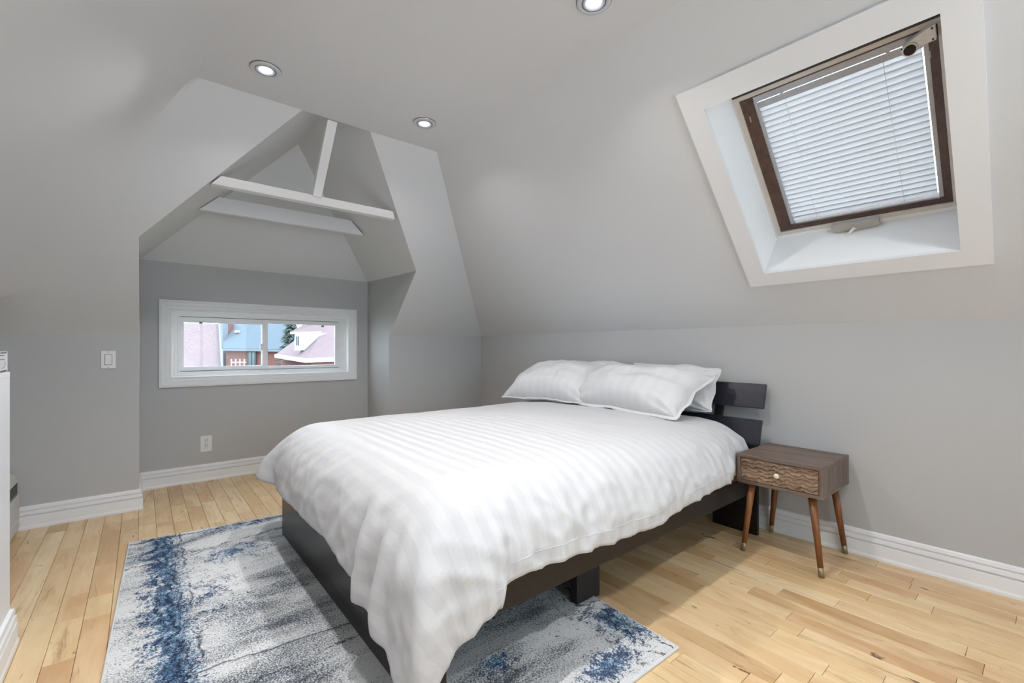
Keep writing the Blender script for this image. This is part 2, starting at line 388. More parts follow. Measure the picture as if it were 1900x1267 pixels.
# walls (0.1 m thick solids so nothing is paper thin)
def wall_prism(name, poly, d):
    """poly: inner-face polygon (world points), d: outward offset vector"""
    n = len(poly); d = Vector(d)
    vs = [Vector(p) for p in poly] + [Vector(p) + d for p in poly]
    fs = [tuple(range(n)), tuple(range(2 * n - 1, n - 1, -1))] + [(i, (i + 1) % n, n + (i + 1) % n, n + i) for i in range(n)]
    return structure(obj(name, vs, fs, 'wall_paint'))
T = 0.08
UPZ = 0.03                                  # walls run on a little behind the sloped plaster
wall_prism('wall_right', [(wallx(YR), YR, -0.02), (wallx(YB), YB, -0.02), (wallx(YB), YB, KR + UPZ), (wallx(YR), YR, KR + UPZ)], (T, 0, 0))
wall_prism('wall_back', [(XL, YB, -0.02), (AX0, YB, -0.02), (AX0, YB, KB), (XL, YB, KB + UPZ)], (0, T, 0))
wall_prism('wall_back', [(AX1, YB, -0.02), (wallx(YB), YB, -0.02), (wallx(YB), YB, KR + UPZ), (AX1, YB, KB)], (0, T, 0))
wall_prism('wall_alcove_left', [(AX0, YB + T, -0.02), (AX0, YA, -0.02), (AX0, YA, 1.755), GL, (AX0, YB, KB), (AX0, YB + T, KB)], (-T, 0.06, 0.06))
wall_prism('wall_alcove_right', [(AX1, YB + T, -0.02), (AX1, YA, -0.02), (AX1, YA, 1.748), GR, (AX1, YB, KB), (AX1, YB + T, KB)], (T, 0.06, 0.06))
wall_prism('wall_left', [(XL, YR, -0.02), (XL, YB, -0.02), (XL, YB, KB + UPZ), (XL, YR, KB + UPZ)], (-T, 0, 0))
RWX, RWZ = (0.10, 1.75), (0.62, 1.95)          # opening for the added, unseen window in the gable wall
wall_prism('wall_rear', [(XL, YR, -0.02), (RWX[0], YR, -0.02), (RWX[0], YR, ZC + 0.02), (0.2, YR, ZC + 0.02), (XL, YR, KB)], (0, -T, 0))
wall_prism('wall_rear', [(RWX[1], YR, -0.02), (wallx(YR), YR, -0.02), (wallx(YR), YR, KR + UPZ), (RWX[1], YR, ZC + 0.02)], (0, -T, 0))
wall_prism('wall_rear', [(RWX[0], YR, -0.02), (RWX[1], YR, -0.02), (RWX[1], YR, RWZ[0]), (RWX[0], YR, RWZ[0])], (0, -T, 0))
wall_prism('wall_rear', [(RWX[0], YR, RWZ[1]), (RWX[1], YR, RWZ[1]), (RWX[1], YR, ZC + 0.02), (RWX[0], YR, ZC + 0.02)], (0, -T, 0))
# dormer wall with its window opening
WX, WZ = (0.176, 1.573), (0.846, 1.384)
bm = bmesh.new()
for (x0, x1, z0, z1) in ((AX0, WX[0], -0.02, 1.80), (WX[1], AX1, -0.02, 1.80), (WX[0], WX[1], -0.02, WZ[0]), (WX[0], WX[1], WZ[1], 1.80)):
    add_box(bm, x0, x1, YA, YA + 0.14, z0, z1)
structure(bmobj('wall_alcove', bm, 'wall_paint'))

# ceiling: flat part, knee slopes and the dormer's little hipped roof, one shell
KL = (ZC - KB) / (0.212 - XL)
KBS = (ZC - KB) / (YB - BY)
def smin(a, b, r):
    if r < 1e-5: return min(a, b)
    h = max(r - abs(a - b), 0) / r
    return min(a, b) - h * h * r * 0.25
def zfield(x, y):
    zl = ZC - (0.212 - x) * KL; zb = KB + (YB - y) * KBS
    r = 0.02 + 0.85 * min(1, max(0, (0.16 - x) / 0.75)) ** 1.2
    fade = min(1, max(0, (y - 0.2) / 0.6))
    z = smin(zl, zb, r)
    edge = min(1.0, (x - XL) / 0.25) if x < XL + 0.25 else 1.0
    z = smin(z, ZC, 0.001 + 0.16 * min(1, max(0, (BY - 0.15 - y) / 0.5)) * (1 if x < 0.7 else 0)) if x < 0.45 else min(z, ZC)
    if y > BY + 0.3:
        k = min(1, max(0, (YB - y) / 0.3)); z = z * k + max(z, min(zl, zb)) * (1 - k)
    return max(z, KB - 0.01)
vs, fs = [], []
ys = [YR + (BY - YR) * i / 44 for i in range(45)] + [BY + (GL[1] - BY) * i / 26 for i in range(1, 27)] + [GL[1] + (YB - GL[1]) * i / 18 for i in range(1, 19)]
NXC = 60
for y in ys:
    xm = 0.697 if y <= BY else (0.697 + (AX0 - 0.697) * (y - BY) / (GL[1] - BY) if y < GL[1] else AX0)
    for j in range(NXC + 1):
        x = XL + (xm - XL) * j / NXC; vs.append((x, y, zfield(x, y)))
for i in range(len(ys) - 1):
    for j in range(NXC):
        a = i * (NXC + 1) + j; fs.append((a, a + 1, a + NXC + 2, a + NXC + 1))
ceil_smooth = len(fs)
def addpoly(pts):
    n = len(vs); vs.extend(pts); fs.append(tuple(range(n, n + len(pts))))
addpoly([(0.697, YR, ZC), (ceilx(YR), YR, ZC), HIPT, GRT, GLT])
addpoly([(AX1, YB, KB), HIPB, HIPT, GR]); addpoly([HIPT, GRT, GR])
addpoly([GL, (AX0, YA, 1.755), APEX]); addpoly([GL, APEX, RIDGE, GLT])
addpoly([GR, (AX1, YA, 1.748), APEX]); addpoly([GR, APEX, RIDGE, GRT])
addpoly([(AX0, YA, 1.755), (AX1, YA, 1.748), APEX]); addpoly([GLT, GRT, RIDGE])
# right slope with the skylight opening, in its own plane coordinates (s along the wall, t up the slope, n outwards)
PA = Vector((WX0, 0, KR)); E1 = (Vector((wallx(YB), YB, KR)) - PA).normalized()
_c = Vector((ceilx(1.41), 1.41, ZC)); NR = E1.cross(_c - PA).normalized()
if NR.x < 0: NR = -NR
E2 = NR.cross(E1)
if E2.z < 0: E2 = -E2
def P(s, t_, n=0.0): return PA + E1 * s + E2 * t_ + NR * n
TT = (ZC - KR) / E2.z
def st_of(p): q = Vector(p) - PA; return q.dot(E1), q.dot(E2)
S0 = st_of((wallx(YR), YR, KR))[0]; SB = st_of(HIPB)[0]; STp = st_of(HIPT)[0]
HS, HT = (0.262, 1.012), (0.410, 1.350)
addpoly([P(S0, 0), P(HS[0], 0), P(HS[0], HT[0]), P(HS[0], HT[1]), P(HS[0], TT), P(S0, TT)])
addpoly([P(HS[0], 0), P(HS[1], 0), P(HS[1], HT[0]), P(HS[0], HT[0])])
addpoly([P(HS[0], HT[1]), P(HS[1], HT[1]), P(HS[1], TT), P(HS[0], TT)])
NQ = 24                                     # the plaster bends softly into the hip towards its foot
HB, HTp = Vector(HIPB), Vector(HIPT)
def hip(k): return HB.lerp(HTp, k)
ss = [P(HS[1], TT * k / NQ) for k in range(NQ + 1)]
for k in range(NQ):
    a0, a1 = k / NQ, (k + 1) / NQ
    addpoly([ss[k], hip(a0), hip(a1), ss[k + 1]])
base = (0, 0, 0)
ceiling = structure(obj('ceiling', vs, fs, 'ceiling_paint'))
ceiling.data.polygons.foreach_set('use_smooth', [True] * len(ceiling.data.polygons)); ceiling.data.set_sharp_from_angle(angle=math.radians(12))

# ------------------------------------------------------------------ baseboards
PROF = [(0.0, 0.0), (0.021, 0.0), (0.021, 0.012), (0.0175, 0.022), (0.0175, 0.077), (0.0075, 0.0775), (0.0075, 0.0840), (0.0165, 0.0865), (0.0155, 0.1045), (0.0055, 0.1055), (0.0055, 0.1130), (0.0120, 0.1150), (0.0100, 0.131), (0.0, 0.136)]
def baseboard(name, pts, inward):
    """pts: floor polyline along walls; inward: per-segment normal (mitred at the corners)"""
    n = len(pts); dirs = [Vector((*d, 0)) for d in inward]
    offs = []
    for i in range(n):
        if i == 0: o = dirs[0]
        elif i == n - 1: o = dirs[-1]
        else:
            a, b = dirs[i - 1], dirs[i]; o = (a + b) / (1 + a.dot(b))
        offs.append(o)
    vs, fs = [], []; m = len(PROF)
    for i in range(n):
        for (d, z) in PROF: vs.append(Vector((*pts[i], 0)) + offs[i] * d + Vector((0, 0, z)))
    for i in range(n - 1):
        for k in range(m): fs.append((i * m + k, i * m + (k + 1) % m, (i + 1) * m + (k + 1) % m, (i + 1) * m + k))
    fs.append(tuple(range(m))); fs.append(tuple((n - 1) * m + k for k in range(m)))
    return structure(obj(name, vs, fs, 'trim_white'))
wn_ = Vector((-1, WSK)).normalized()
baseboard('baseboard_back', [(XL, YB), (AX0, YB), (AX0, YA), (AX1, YA), (AX1, YB), (wallx(YB), YB)], [(0, -1), (1, 0), (0, -1), (-1, 0), (0, -1)])
baseboard('baseboard_right', [(wallx(YB - 0.02), YB - 0.02), (wallx(YR), YR)], [tuple(wn_)])

# ------------------------------------------------------------------ dormer window
w1 = empty('window_1', (0.87, YA, 0.78), kind='structure')
def frame_ring(name, ox0, ox1, oz0, oz1, w, prof, mat, parent, y0, kz=1.0):
    """mitred picture-frame moulding; prof: list of (distance from outer edge, proud of y0 toward the room)"""
    vs, fs = [], []; m = len(prof)
    for (cx_, cz_, sx_, sz_) in ((ox0, oz0, 1, 1), (ox1, oz0, -1, 1), (ox1, oz1, -1, -1), (ox0, oz1, 1, -1)):
        for d, pr in prof: vs.append((cx_ + sx_ * d, y0 - pr, cz_ + sz_ * d * kz))
    for i in range(4):
        j = (i + 1) % 4
        for k in range(m): fs.append((i * m + k, i * m + (k + 1) % m, j * m + (k + 1) % m, j * m + k))
    return obj(name, vs, fs, mat, parent)
frame_ring('casing', 0.105, 1.646, 0.773, 1.459, 0.07, [(0, 0), (0, 0.017), (0.012, 0.019), (0.020, 0.0135), (0.040, 0.0135), (0.046, 0.0095), (0.066, 0.0085), (0.071, 0.005), (0.071, -0.01), (0.04, 0)], 'trim_white', w1, YA)
frame_ring('jamb', 0.170, 1.579, 0.840, 1.390, 0.01, [(0, -0.001), (0.007, 0.004), (0.012, 0.003), (0.012, -0.075), (0, -0.075)], 'shaft_white', w1, YA)
frame_ring('frame', 0.178, 1.571, 0.848, 1.382, 0.07, [(0, -0.060), (0.022, -0.060), (0.024, -0.072), (0.045, -0.072), (0.047, -0.084), (0.066, -0.084), (0.066, -0.130), (0, -0.130)], 'vinyl_white', w1, YA, 0.62)
def sash(x0, x1, z0, z1, y, wl, wr, wb, wt):
    bm = bmesh.new(); d = 0.018
    add_box(bm, x0, x0 + wl, y, y + d, z0, z1); add_box(bm, x1 - wr, x1, y, y + d, z0, z1)
    add_box(bm, x0 + wl, x1 - wr, y, y + d, z0, z0 + wb); add_box(bm, x0 + wl, x1 - wr, y, y + d, z1 - wt, z1)
    s_ = bmobj('sash', bm, 'vinyl_white', w1)
    box('pane', x0 + wl - 0.003, x1 - wr + 0.003, y + 0.008, y + 0.011, z0 + wb - 0.003, z1 - wt + 0.003, 'window_glass', s_)
    return s_
sl = sash(0.240, 0.862, 0.884, 1.345, YA + 0.112, 0.028, 0.03, 0.044, 0.053)
sr = sash(0.836, 1.509, 0.884, 1.345, YA + 0.092, 0.042, 0.040, 0.036, 0.043)
box('latch', 0.818, 0.836, YA + 0.092, YA + 0.108, 1.06, 1.12, 'plastic_white', sr, bevel=0.003)
for xx in (0.37, 1.34): box('vent_stop', xx, xx + 0.022, YA + 0.086, YA + 0.094, 1.283, 1.300, 'seam_grey', sr if xx > 1 else sl)
bm = bmesh.new()                                                            # dark reveal lines between sash and frame
for (x0, x1, z, y) in ((0.246, 0.836, 1.3355, 0.1085), (0.246, 0.836, 0.8895, 0.1085), (0.836, 1.503, 1.3355, 0.0885), (0.836, 1.503, 0.8895, 0.0885)): add_box(bm, x0, x1, YA + y, YA + y + 0.0035, z, z + 0.0045)
bmobj('weatherstrip', bm, 'seam_grey', w1)

# unseen window behind the camera, added to fill the room with daylight
w3 = empty('window_added_3', (0.92, YR, RWZ[0]), kind='structure')
frame_ring('casing', RWX[0] - 0.07, RWX[1] + 0.07, RWZ[0] - 0.07, RWZ[1] + 0.07, 0.07, [(0, 0), (0, -0.017), (0.02, -0.0135), (0.07, -0.0085), (0.07, 0)], 'trim_white', w3, YR)
frame_ring('frame', RWX[0], RWX[1], RWZ[0], RWZ[1], 0.05, [(0, 0.02), (0.05, 0.02), (0.05, 0.07), (0, 0.07)], 'vinyl_white', w3, YR)
box('mullion', 0.90, 0.95, YR - 0.07, YR - 0.02, RWZ[0] + 0.05, RWZ[1] - 0.05, 'vinyl_white', w3)
box('pane', RWX[0] + 0.05, 0.90, YR - 0.05, YR - 0.046, RWZ[0] + 0.05, RWZ[1] - 0.05, 'window_glass', w3)
box('pane', 0.95, RWX[1] - 0.05, YR - 0.05, YR - 0.046, RWZ[0] + 0.05, RWZ[1] - 0.05, 'window_glass', w3)

# ------------------------------------------------------------------ skylight
w2 = empty('window_2', P(0.637, 0.88), kind='structure')
def ring_st(name, outer, inner, n_out, n_in, mat, parent, depth):
    """rectangular ring in slope coordinates, outer/inner = (s0,s1,t0,t1), extruded from n_out outward by depth"""
    bm = bmesh.new(); (a0, a1, b0, b1), (c0, c1, d0, d1) = outer, inner
    O = [(a0, b0), (a1, b0), (a1, b1), (a0, b1)]; I = [(c0, d0), (c1, d0), (c1, d1), (c0, d1)]
    for i in range(4):
        j = (i + 1) % 4
        add_hexa(bm, [P(*O[i], n_out), P(*O[j], n_out), P(*I[j], n_in), P(*I[i], n_in), P(*O[i], n_out + depth), P(*O[j], n_out + depth), P(*I[j], n_in + depth), P(*I[i], n_in + depth)])
    bmesh.ops.remove_doubles(bm, verts=list(bm.verts), dist=1e-5)
    return bmobj(name, bm, mat, parent)
ring_st('casing', (0.170, 1.104, 0.324, 1.451), (HS[0], HS[1], HT[0], HT[1]), -0.017, -0.017, 'trim_white', w2, 0.017)
NS = 0.24
SF = (0.268, 0.998, 0.438, 1.285)                         # shaft at the frame
vs = [P(HS[0], HT[0]), P(HS[1], HT[0]), P(HS[1], HT[1]), P(HS[0], HT[1]), P(SF[0], SF[2], NS), P(SF[1], SF[2], NS), P(SF[1], SF[3], NS), P(SF[0], SF[3], NS)]
o_ = 0.03
vs += [P(HS[0] - o_, HT[0] - o_), P(HS[1] + o_, HT[0] - o_), P(HS[1] + o_, HT[1] + o_), P(HS[0] - o_, HT[1] + o_), P(SF[0] - o_, SF[2] - o_, NS + 0.05), P(SF[1] + o_, SF[2] - o_, NS + 0.05), P(SF[1] + o_, SF[3] + o_, NS + 0.05), P(SF[0] - o_, SF[3] + o_, NS + 0.05)]
fs = [(i, (i + 1) % 4, 4 + (i + 1) % 4, 4 + i) for i in range(4)] + [(8 + i, 8 + (i + 1) % 4, 12 + (i + 1) % 4, 12 + i) for i in range(4)] + [(4 + i, 4 + (i + 1) % 4, 12 + (i + 1) % 4, 12 + i) for i in range(4)] + [(i, (i + 1) % 4, 8 + (i + 1) % 4, 8 + i) for i in range(4)]
obj('shaft_lining', vs, fs, 'shaft_white', w2)
SO = (0.278, 0.986, 0.462, 1.256)                         # metal frame outer
ring_st('curb', SF, SO, NS - 0.002, NS - 0.002, 'shaft_white', w2, 0.05)
SI = (0.292, 0.970, 0.480, 1.236)
ring_st('frame', SO, SI, NS - 0.008, NS - 0.004, 'beige_metal', w2, 0.05)
SG = (0.322, 0.922, 0.498, 1.222)                         # wooden sash, glass opening
ring_st('sash', SI, SG, NS + 0.004, NS + 0.020, 'sash_brown', w2, 0.05)
hexa('pane', [P(SG[0], SG[2], NS + 0.062), P(SG[1], SG[2], NS + 0.062), P(SG[1], SG[3], NS + 0.062), P(SG[0], SG[3], NS + 0.062), P(SG[0], SG[2], NS + 0.066), P(SG[1], SG[2], NS + 0.066), P(SG[1], SG[3], NS + 0.066), P(SG[0], SG[3], NS + 0.066)], 'window_glass', w2)
hexa('seal_gap', [P(0.275, 1.2575, NS - 0.010), P(0.99, 1.2575, NS - 0.010), P(0.99, 1.268, NS - 0.010), P(0.275, 1.268, NS - 0.010), P(0.275, 1.2575, NS), P(0.99, 1.2575, NS), P(0.99, 1.268, NS), P(0.275, 1.268, NS)], 'dark_slot', w2)
# crank operator under the sash
def slab(name, pts, n0, n1, mat, parent, bevel=0.0):
    """polygon in slope coordinates, thickened between n0 and n1"""
    k = len(pts); vs = [P(a, b, n0) for a, b in pts] + [P(a, b, n1) for a, b in pts]
    fs = [tuple(range(k)), tuple(range(2 * k - 1, k - 1, -1))] + [(i, (i + 1) % k, k + (i + 1) % k, k + i) for i in range(k)]
    return obj(name, vs, fs, mat, parent)
op = slab('operator_cover', [(0.545, 0.480), (0.545, 0.452), (0.58, 0.441), (0.64, 0.437), (0.70, 0.441), (0.735, 0.450), (0.735, 0.480)], NS - 0.035, NS - 0.004, 'taupe_plastic', w2)
q0 = P(0.640, 0.460, NS - 0.04); q1 = P(0.700, 0.405, NS - 0.075)
tube('crank_handle', q0, q1, 0.0075, 0.0075, 'bracket_cream', op, rings=[(0, 0.009), (0.1, 0.007), (0.75, 0.006), (0.78, 0.0075), (1, 0.0075)])
tube('crank_knob', q1, q1 + (q1 - q0).normalized() * 0.006, 0.006, 0.005, 'dark_slot', op)
# opener bracket with a round dark button in the top near corner
br_ = slab('opener_bracket', [(0.296, 1.244), (0.296, 1.192), (0.335, 1.190), (0.352, 1.176), (0.372, 1.172), (0.388, 1.180), (0.393, 1.196), (0.386, 1.210), (0.32, 1.240)], NS - 0.03, NS + 0.004, 'bracket_cream', w2)
bc = P(0.367, 1.193, NS - 0.03)
tube('bracket_collar', bc, bc - NR * 0.008, 0.0235, 0.0225, 'bracket_cream', br_, n=24)
tube('bracket_button', bc - NR * 0.006, bc - NR * 0.013, 0.0185, 0.017, 'black_gloss', br_, n=24)
for (a, b) in ((0.304, 1.236), (0.304, 1.198), (0.388, 1.203)):
    tube('screw', P(a, b, NS - 0.029), P(a, b, NS - 0.033), 0.0035, 0.003, 'dark_slot', br_, n=10)
for s_ in (0.318, 0.945):
    tube('stay_hook', P(s_, 1.150, NS + 0.0), P(s_, 1.125, NS - 0.004), 0.0025, 0.0025, 'taupe_plastic', w2, n=8)

# venetian blind in the skylight
bl = empty('venetian_blind', P(0.625, 0.52, NS + 0.04), 'pale grey venetian blind of horizontal slats covering the sloped roof skylight', 'blind')
bx0, bx1, bt0, bt1 = 0.338, 0.908, 0.508, 1.172
def st_bar(name, s0, s1, t0, t1, n0, n1, mat, tilt=0.0):
    return hexa(name, [P(s0, t0, n0), P(s1, t0, n0), P(s1, t1, n0 + tilt), P(s0, t1, n0 + tilt), P(s0, t0, n1), P(s1, t0, n1), P(s1, t1, n1 + tilt), P(s0, t1, n1 + tilt)], mat, bl)
st_bar('head_rail', 0.326, 0.918, 1.194, 1.221, NS + 0.022, NS + 0.052, 'blind_rail')
st_bar('valance', 0.338, 0.910, 1.160, 1.187, NS + 0.028, NS + 0.032, 'blind_rail', 0.006)
for s_ in (0.43, 0.80): st_bar('rail_clip', s_, s_ + 0.012, 1.184, 1.196, NS + 0.024, NS + 0.036, 'blind_rail')
for s0, s1 in ((0.3225, 0.337), (0.908, 0.9215)): st_bar('side_rail', s0, s1, 0.500, 1.20, NS + 0.024, NS + 0.05, 'blind_rail')
NSL = 24; pitch = (bt1 - 0.006 - bt0) / NSL
def slat_mesh():
    prof = [(-0.62, 0.0045), (-0.3, -0.001), (0.0, -0.0035), (0.3, -0.0045), (0.62, -0.004)]
    return prof
slat_me = None
for i in range(NSL):
    tc = bt0 + pitch * (i + 0.5)
    if slat_me is None:
        vs, fs = [], []
        for sgn in (0, 1):
            for u, dn in slat_mesh():
                for s_ in (bx0 + 0.004, bx1 + 0.0): vs.append(E1 * (s_ - 0.625) + E2 * (u * pitch) + NR * (dn + 0.0008 * sgn))
        m = len(slat_mesh())
        for k in range(m - 1):
            fs.append((2 * k, 2 * k + 1, 2 * k + 3, 2 * k + 2)); fs.append((2 * (m + k), 2 * (m + k) + 2, 2 * (m + k) + 3, 2 * (m + k) + 1))
        for a, b in ((0, 1), (2 * m - 1, 2 * m - 2)): fs.append((a, b, b + 2 * m, a + 2 * m))
        slat_me = bpy.data.meshes.new('slat'); slat_me.from_pydata([tuple(v) for v in vs], [], fs); slat_me.materials.append(MATS['blind_slat'])
        slat_me.polygons.foreach_set('use_smooth', [True] * len(slat_me.polygons))
    o = bpy.data.objects.new('slat', slat_me); COL.objects.link(o); o.parent = bl; o.location = P(0.625, tc, NS + 0.038) - org(bl)
for s_ in (0.455, 0.80):
    tube('ladder_cord', P(s_, bt0, NS + 0.030), P(s_, 1.186, NS + 0.030), 0.0008, 0.0008, 'cord_white', bl, n=6)

# ------------------------------------------------------------------ painted beams across the dormer
def beam(name, bl_, br2, tl_, tr_, depth, mat, label, parent=None):
    d = Vector((0, depth, 0)); b = [Vector(x) for x in (bl_, br2, tr_, tl_)]
    o = hexa(name, [b[0], b[1], b[1] + d, b[0] + d, b[3], b[2], b[2] + d, b[3] + d], mat, parent, None if parent else tuple((Vector(bl_) + Vector(br2)) / 2), bevel=0.002, seg=1)
    return tag(o, label, 'beam') if label else o
tie = beam('tie_beam', (0.310, 3.093, 2.027), (1.438, 3.093, 2.027), (0.354, 3.052, 2.069), (1.404, 3.052, 2.069), 0.055, 'trim_white', 'white painted upper beam with an upright post, across the dormer opening')
def slope_y(z): return YB - (z - KB) / KBS
hexa('king_post', [(0.852, slope_y(2.062) - 0.002, 2.062), (0.906, slope_y(2.062) - 0.002, 2.062), (0.906, slope_y(2.062) + 0.045, 2.062), (0.852, slope_y(2.062) + 0.045, 2.062),
                   (0.838, slope_y(2.412) - 0.002, 2.412), (0.894, slope_y(2.412) - 0.002, 2.412), (0.894, slope_y(2.412) + 0.045, 2.42), (0.838, slope_y(2.412) + 0.045, 2.42)], 'trim_white', tie, bevel=0.0015, seg=1)
beam('collar_beam', (0.306, 3.722, 2.030), (1.449, 3.722, 2.034), (0.418, 3.728, 2.138), (1.343, 3.728, 2.142), 0.04, 'trim_white', 'white painted lower board set further back in the dormer, above the window')

# ------------------------------------------------------------------ recessed lamps
def recessed(x, y, label, first=[None]):
    r = empty('recessed_light', (x, y, ZC), label, 'ceiling light', 'recessed ceiling lights')
    def ring(name, prof, mat, par, n=36):
        vs, fs = [], []; m = len(prof)
        for k in range(n):
            a = 2 * math.pi * k / n
            for rr, dz in prof: vs.append((x + rr * math.cos(a), y + rr * math.sin(a), ZC + dz))
        for k in range(n):
            for j in range(m - 1): fs.append((k * m + j, k * m + j + 1, ((k + 1) % n) * m + j + 1, ((k + 1) % n) * m + j))
        return obj(name, vs, fs, mat, par, smooth=True)
    ring('trim_ring', [(0.066, 0.0), (0.066, -0.005), (0.062, -0.008), (0.047, -0.009), (0.045, -0.006)], 'lamp_chrome', r)
    ring('trim_edge', [(0.0675, 0.0), (0.0675, -0.003), (0.0655, -0.0035)], 'lamp_dark', r)
    ring('gimbal', [(0.045, -0.005), (0.041, -0.010), (0.036, -0.010), (0.029, -0.005), (0.028, -0.002)], 'lamp_chrome', r)
    ring('gimbal_gap', [(0.0465, -0.0085), (0.0445, -0.0088), (0.0435, -0.0086)], 'lamp_dark', r)
    n = 28; vs = [(x, y, ZC - 0.009)] + [(x + 0.024 * math.cos(2 * math.pi * k / n), y + 0.024 * math.sin(2 * math.pi * k / n), ZC - 0.006) for k in range(n)]
    obj('bulb', vs, [(0, 1 + k, 1 + (k + 1) % n) for k in range(n)], 'bulb_glow', r)
    ld = bpy.data.lights.new('lamp_light', 'AREA'); ld.shape = 'DISK'; ld.size = 0.05; ld.energy = LAMP_W; ld.color = (1.0, 0.98, 0.965); ld.spread = math.radians(140)
    lo = bpy.data.objects.new('lamp_light', ld); COL.objects.link(lo); lo.parent = r; lo.location = (0, 0, -0.012)
recessed(0.460, 2.412, 'round recessed ceiling light above the left side of the dormer opening')
recessed(1.297, 2.388, 'round recessed ceiling light to the right of the king post')
recessed(1.345, 1.135, 'round recessed ceiling light cut off by the top edge of the photo')
recessed(0.460, 1.135, 'round recessed ceiling light, added out of view above the bed foot')  # unseen lamp, placed by symmetry and added for even room brightness
recessed(0.460, -0.15, 'round recessed ceiling light, added out of view behind the camera, left side')  # unseen, continues the lamp grid; added to brighten the room evenly
recessed(1.345, -0.15, 'round recessed ceiling light, added out of view behind the camera, right side')  # likewise unseen and added for more even brightness

# ------------------------------------------------------------------ switch and outlet
sw = empty('light_switch', (-0.164, YB, 0.945), 'white rocker light switch on the low grey wall left of the dormer', 'light switch')
box('plate', -0.2, -0.128, YB - 0.006, YB, 0.949, 1.063, 'plastic_white', sw, bevel=0.002)
box('rocker_gap', -0.1825, -0.1455, YB - 0.0065, YB - 0.004, 0.971, 1.041, 'dark_slot', sw)
box('rocker', -0.1805, -0.1475, YB - 0.010, YB - 0.004, 0.973, 1.039, 'plastic_white', sw, bevel=0.002)
for z in (0.957, 1.055): tube('screw', (-0.164, YB - 0.005, z), (-0.164, YB - 0.0072, z), 0.003, 0.003, 'seam_grey', sw, n=10)
ou = empty('power_outlet', (0.409, YA, 0.23), 'white double power outlet low on the wall under the dormer window', 'outlet')
box('plate', 0.370, 0.448, YA - 0.006, YA, 0.236, 0.366, 'plastic_white', ou, bevel=0.002)
for zc_ in (0.324, 0.280):
    n = 20; pts = [(0.409 + max(-0.0145, min(0.0145, 0.0185 * math.cos(2 * math.pi * k / n))), zc_ + 0.0185 * math.sin(2 * math.pi * k / n)) for k in range(n)]
    vs = [(a, YA - 0.0085, b) for a, b in pts] + [(a, YA - 0.005, b) for a, b in pts]
    rc = obj('receptacle', vs, [tuple(range(n))] + [(k, (k + 1) % n, n + (k + 1) % n, n + k) for k in range(n)], 'plastic_white', ou)
    for dx in (-0.0065, 0.0065): box('slot', 0.409 + dx - 0.0016, 0.409 + dx + 0.0016, YA - 0.0092, YA - 0.0080, zc_ + 0.001, zc_ + 0.011, 'dark_slot', rc)
    tube('ground_hole', (0.409, YA - 0.008, zc_ - 0.009), (0.409, YA - 0.0092, zc_ - 0.009), 0.003, 0.003, 'dark_slot', rc, n=10)
    nn = 24; vs, fs = [], []
    for k in range(nn):
        a = 2 * math.pi * k / nn
        for rr in (0.0187, 0.0200): vs.append((0.409 + max(-0.0158, min(0.0158, rr * math.cos(a))), YA - 0.0064, zc_ + rr * math.sin(a)))
    for k in range(nn): fs.append((2 * k, 2 * k + 1, (2 * k + 3) % (2 * nn), (2 * k + 2) % (2 * nn)))
    obj('receptacle_gap', vs, fs, 'seam_grey', rc)

# ------------------------------------------------------------------ white half wall at the left edge, box on it, air conditioner behind it
hx, hy = -0.367, 2.412
hw = structure(box('wall_stair', hx - 0.10, hx, 0.6, hy, 0, 0.975, 'trim_white'))
structure(box('trim_1', hx - 0.102, hx + 0.0004, 0.6, hy + 0.001, 0.9752, 0.995, 'trim_white', bevel=0.0015))
baseboard('baseboard_stair', [(hx, 0.6), (hx, hy - 0.0), (hx - 0.10, hy)], [(1, 0), (0, 1)])
kb = empty('trinket_box', (hx - 0.045, 2.28, 0.996), 'small white box with dark notches and lines, on top of the white half wall', 'box')
box('body', hx - 0.075, hx - 0.004, 2.15, 2.405, 0.9965, 1.068, 'card_white', kb, bevel=0.002)
for i in range(8):
    y = 2.392 - i * 0.012 if i % 2 == 0 else 2.392 - i * 0.012
    for z in (1.0005, 1.064): tube('notch', (hx - 0.006, y - 0.012, z), (hx - 0.0028, y - 0.012, z), 0.0024, 0.0024, 'ink', kb, n=8)
for z in (1.054, 1.040): box('printed_line', hx - 0.0045, hx - 0.0034, 2.27, 2.352, z, z + 0.0022, 'ink', kb)
n = 14; vs, fs = [], []
for k in range(n + 1):
    a = -math.pi / 2 + (math.pi * 0.55) * k / n
    for rr in (0.052, 0.057): vs.append((hx - 0.0034, 2.312 + rr * math.cos(a), 1.030 + 0.36 * rr * math.sin(a)))
for k in range(n): fs.append((2 * k, 2 * k + 1, 2 * k + 3, 2 * k + 2))
obj('printed_arc', vs, fs, 'ink', kb)
ac = empty('air_conditioner', (-0.72, 3.63, 0), 'pale louvred air conditioner unit on the floor, half hidden behind the white half wall', 'air conditioner')
axf = -0.558
prof = [(-0.86, 0.012), (axf, 0.012), (axf, 0.30), (axf - 0.012, 0.335), (axf - 0.035, 0.352), (-0.86, 0.352)]
k = len(prof); vs = [(x, 3.36, z) for x, z in prof] + [(x, 3.888, z) for x, z in prof]
obj('body', vs, [tuple(range(k)), tuple(range(2 * k - 1, k - 1, -1))] + [(i, (i + 1) % k, k + (i + 1) % k, k + i) for i in range(k)], 'unit_plastic', ac)
box('control_panel', axf - 0.002, axf + 0.003, 3.60, 3.845, 0.236, 0.297, 'black_gloss', ac, bevel=0.001, seg=1)
box('grille_recess', axf - 0.001, axf + 0.0012, 3.40, 3.855, 0.035, 0.228, 'dark_slot', ac)
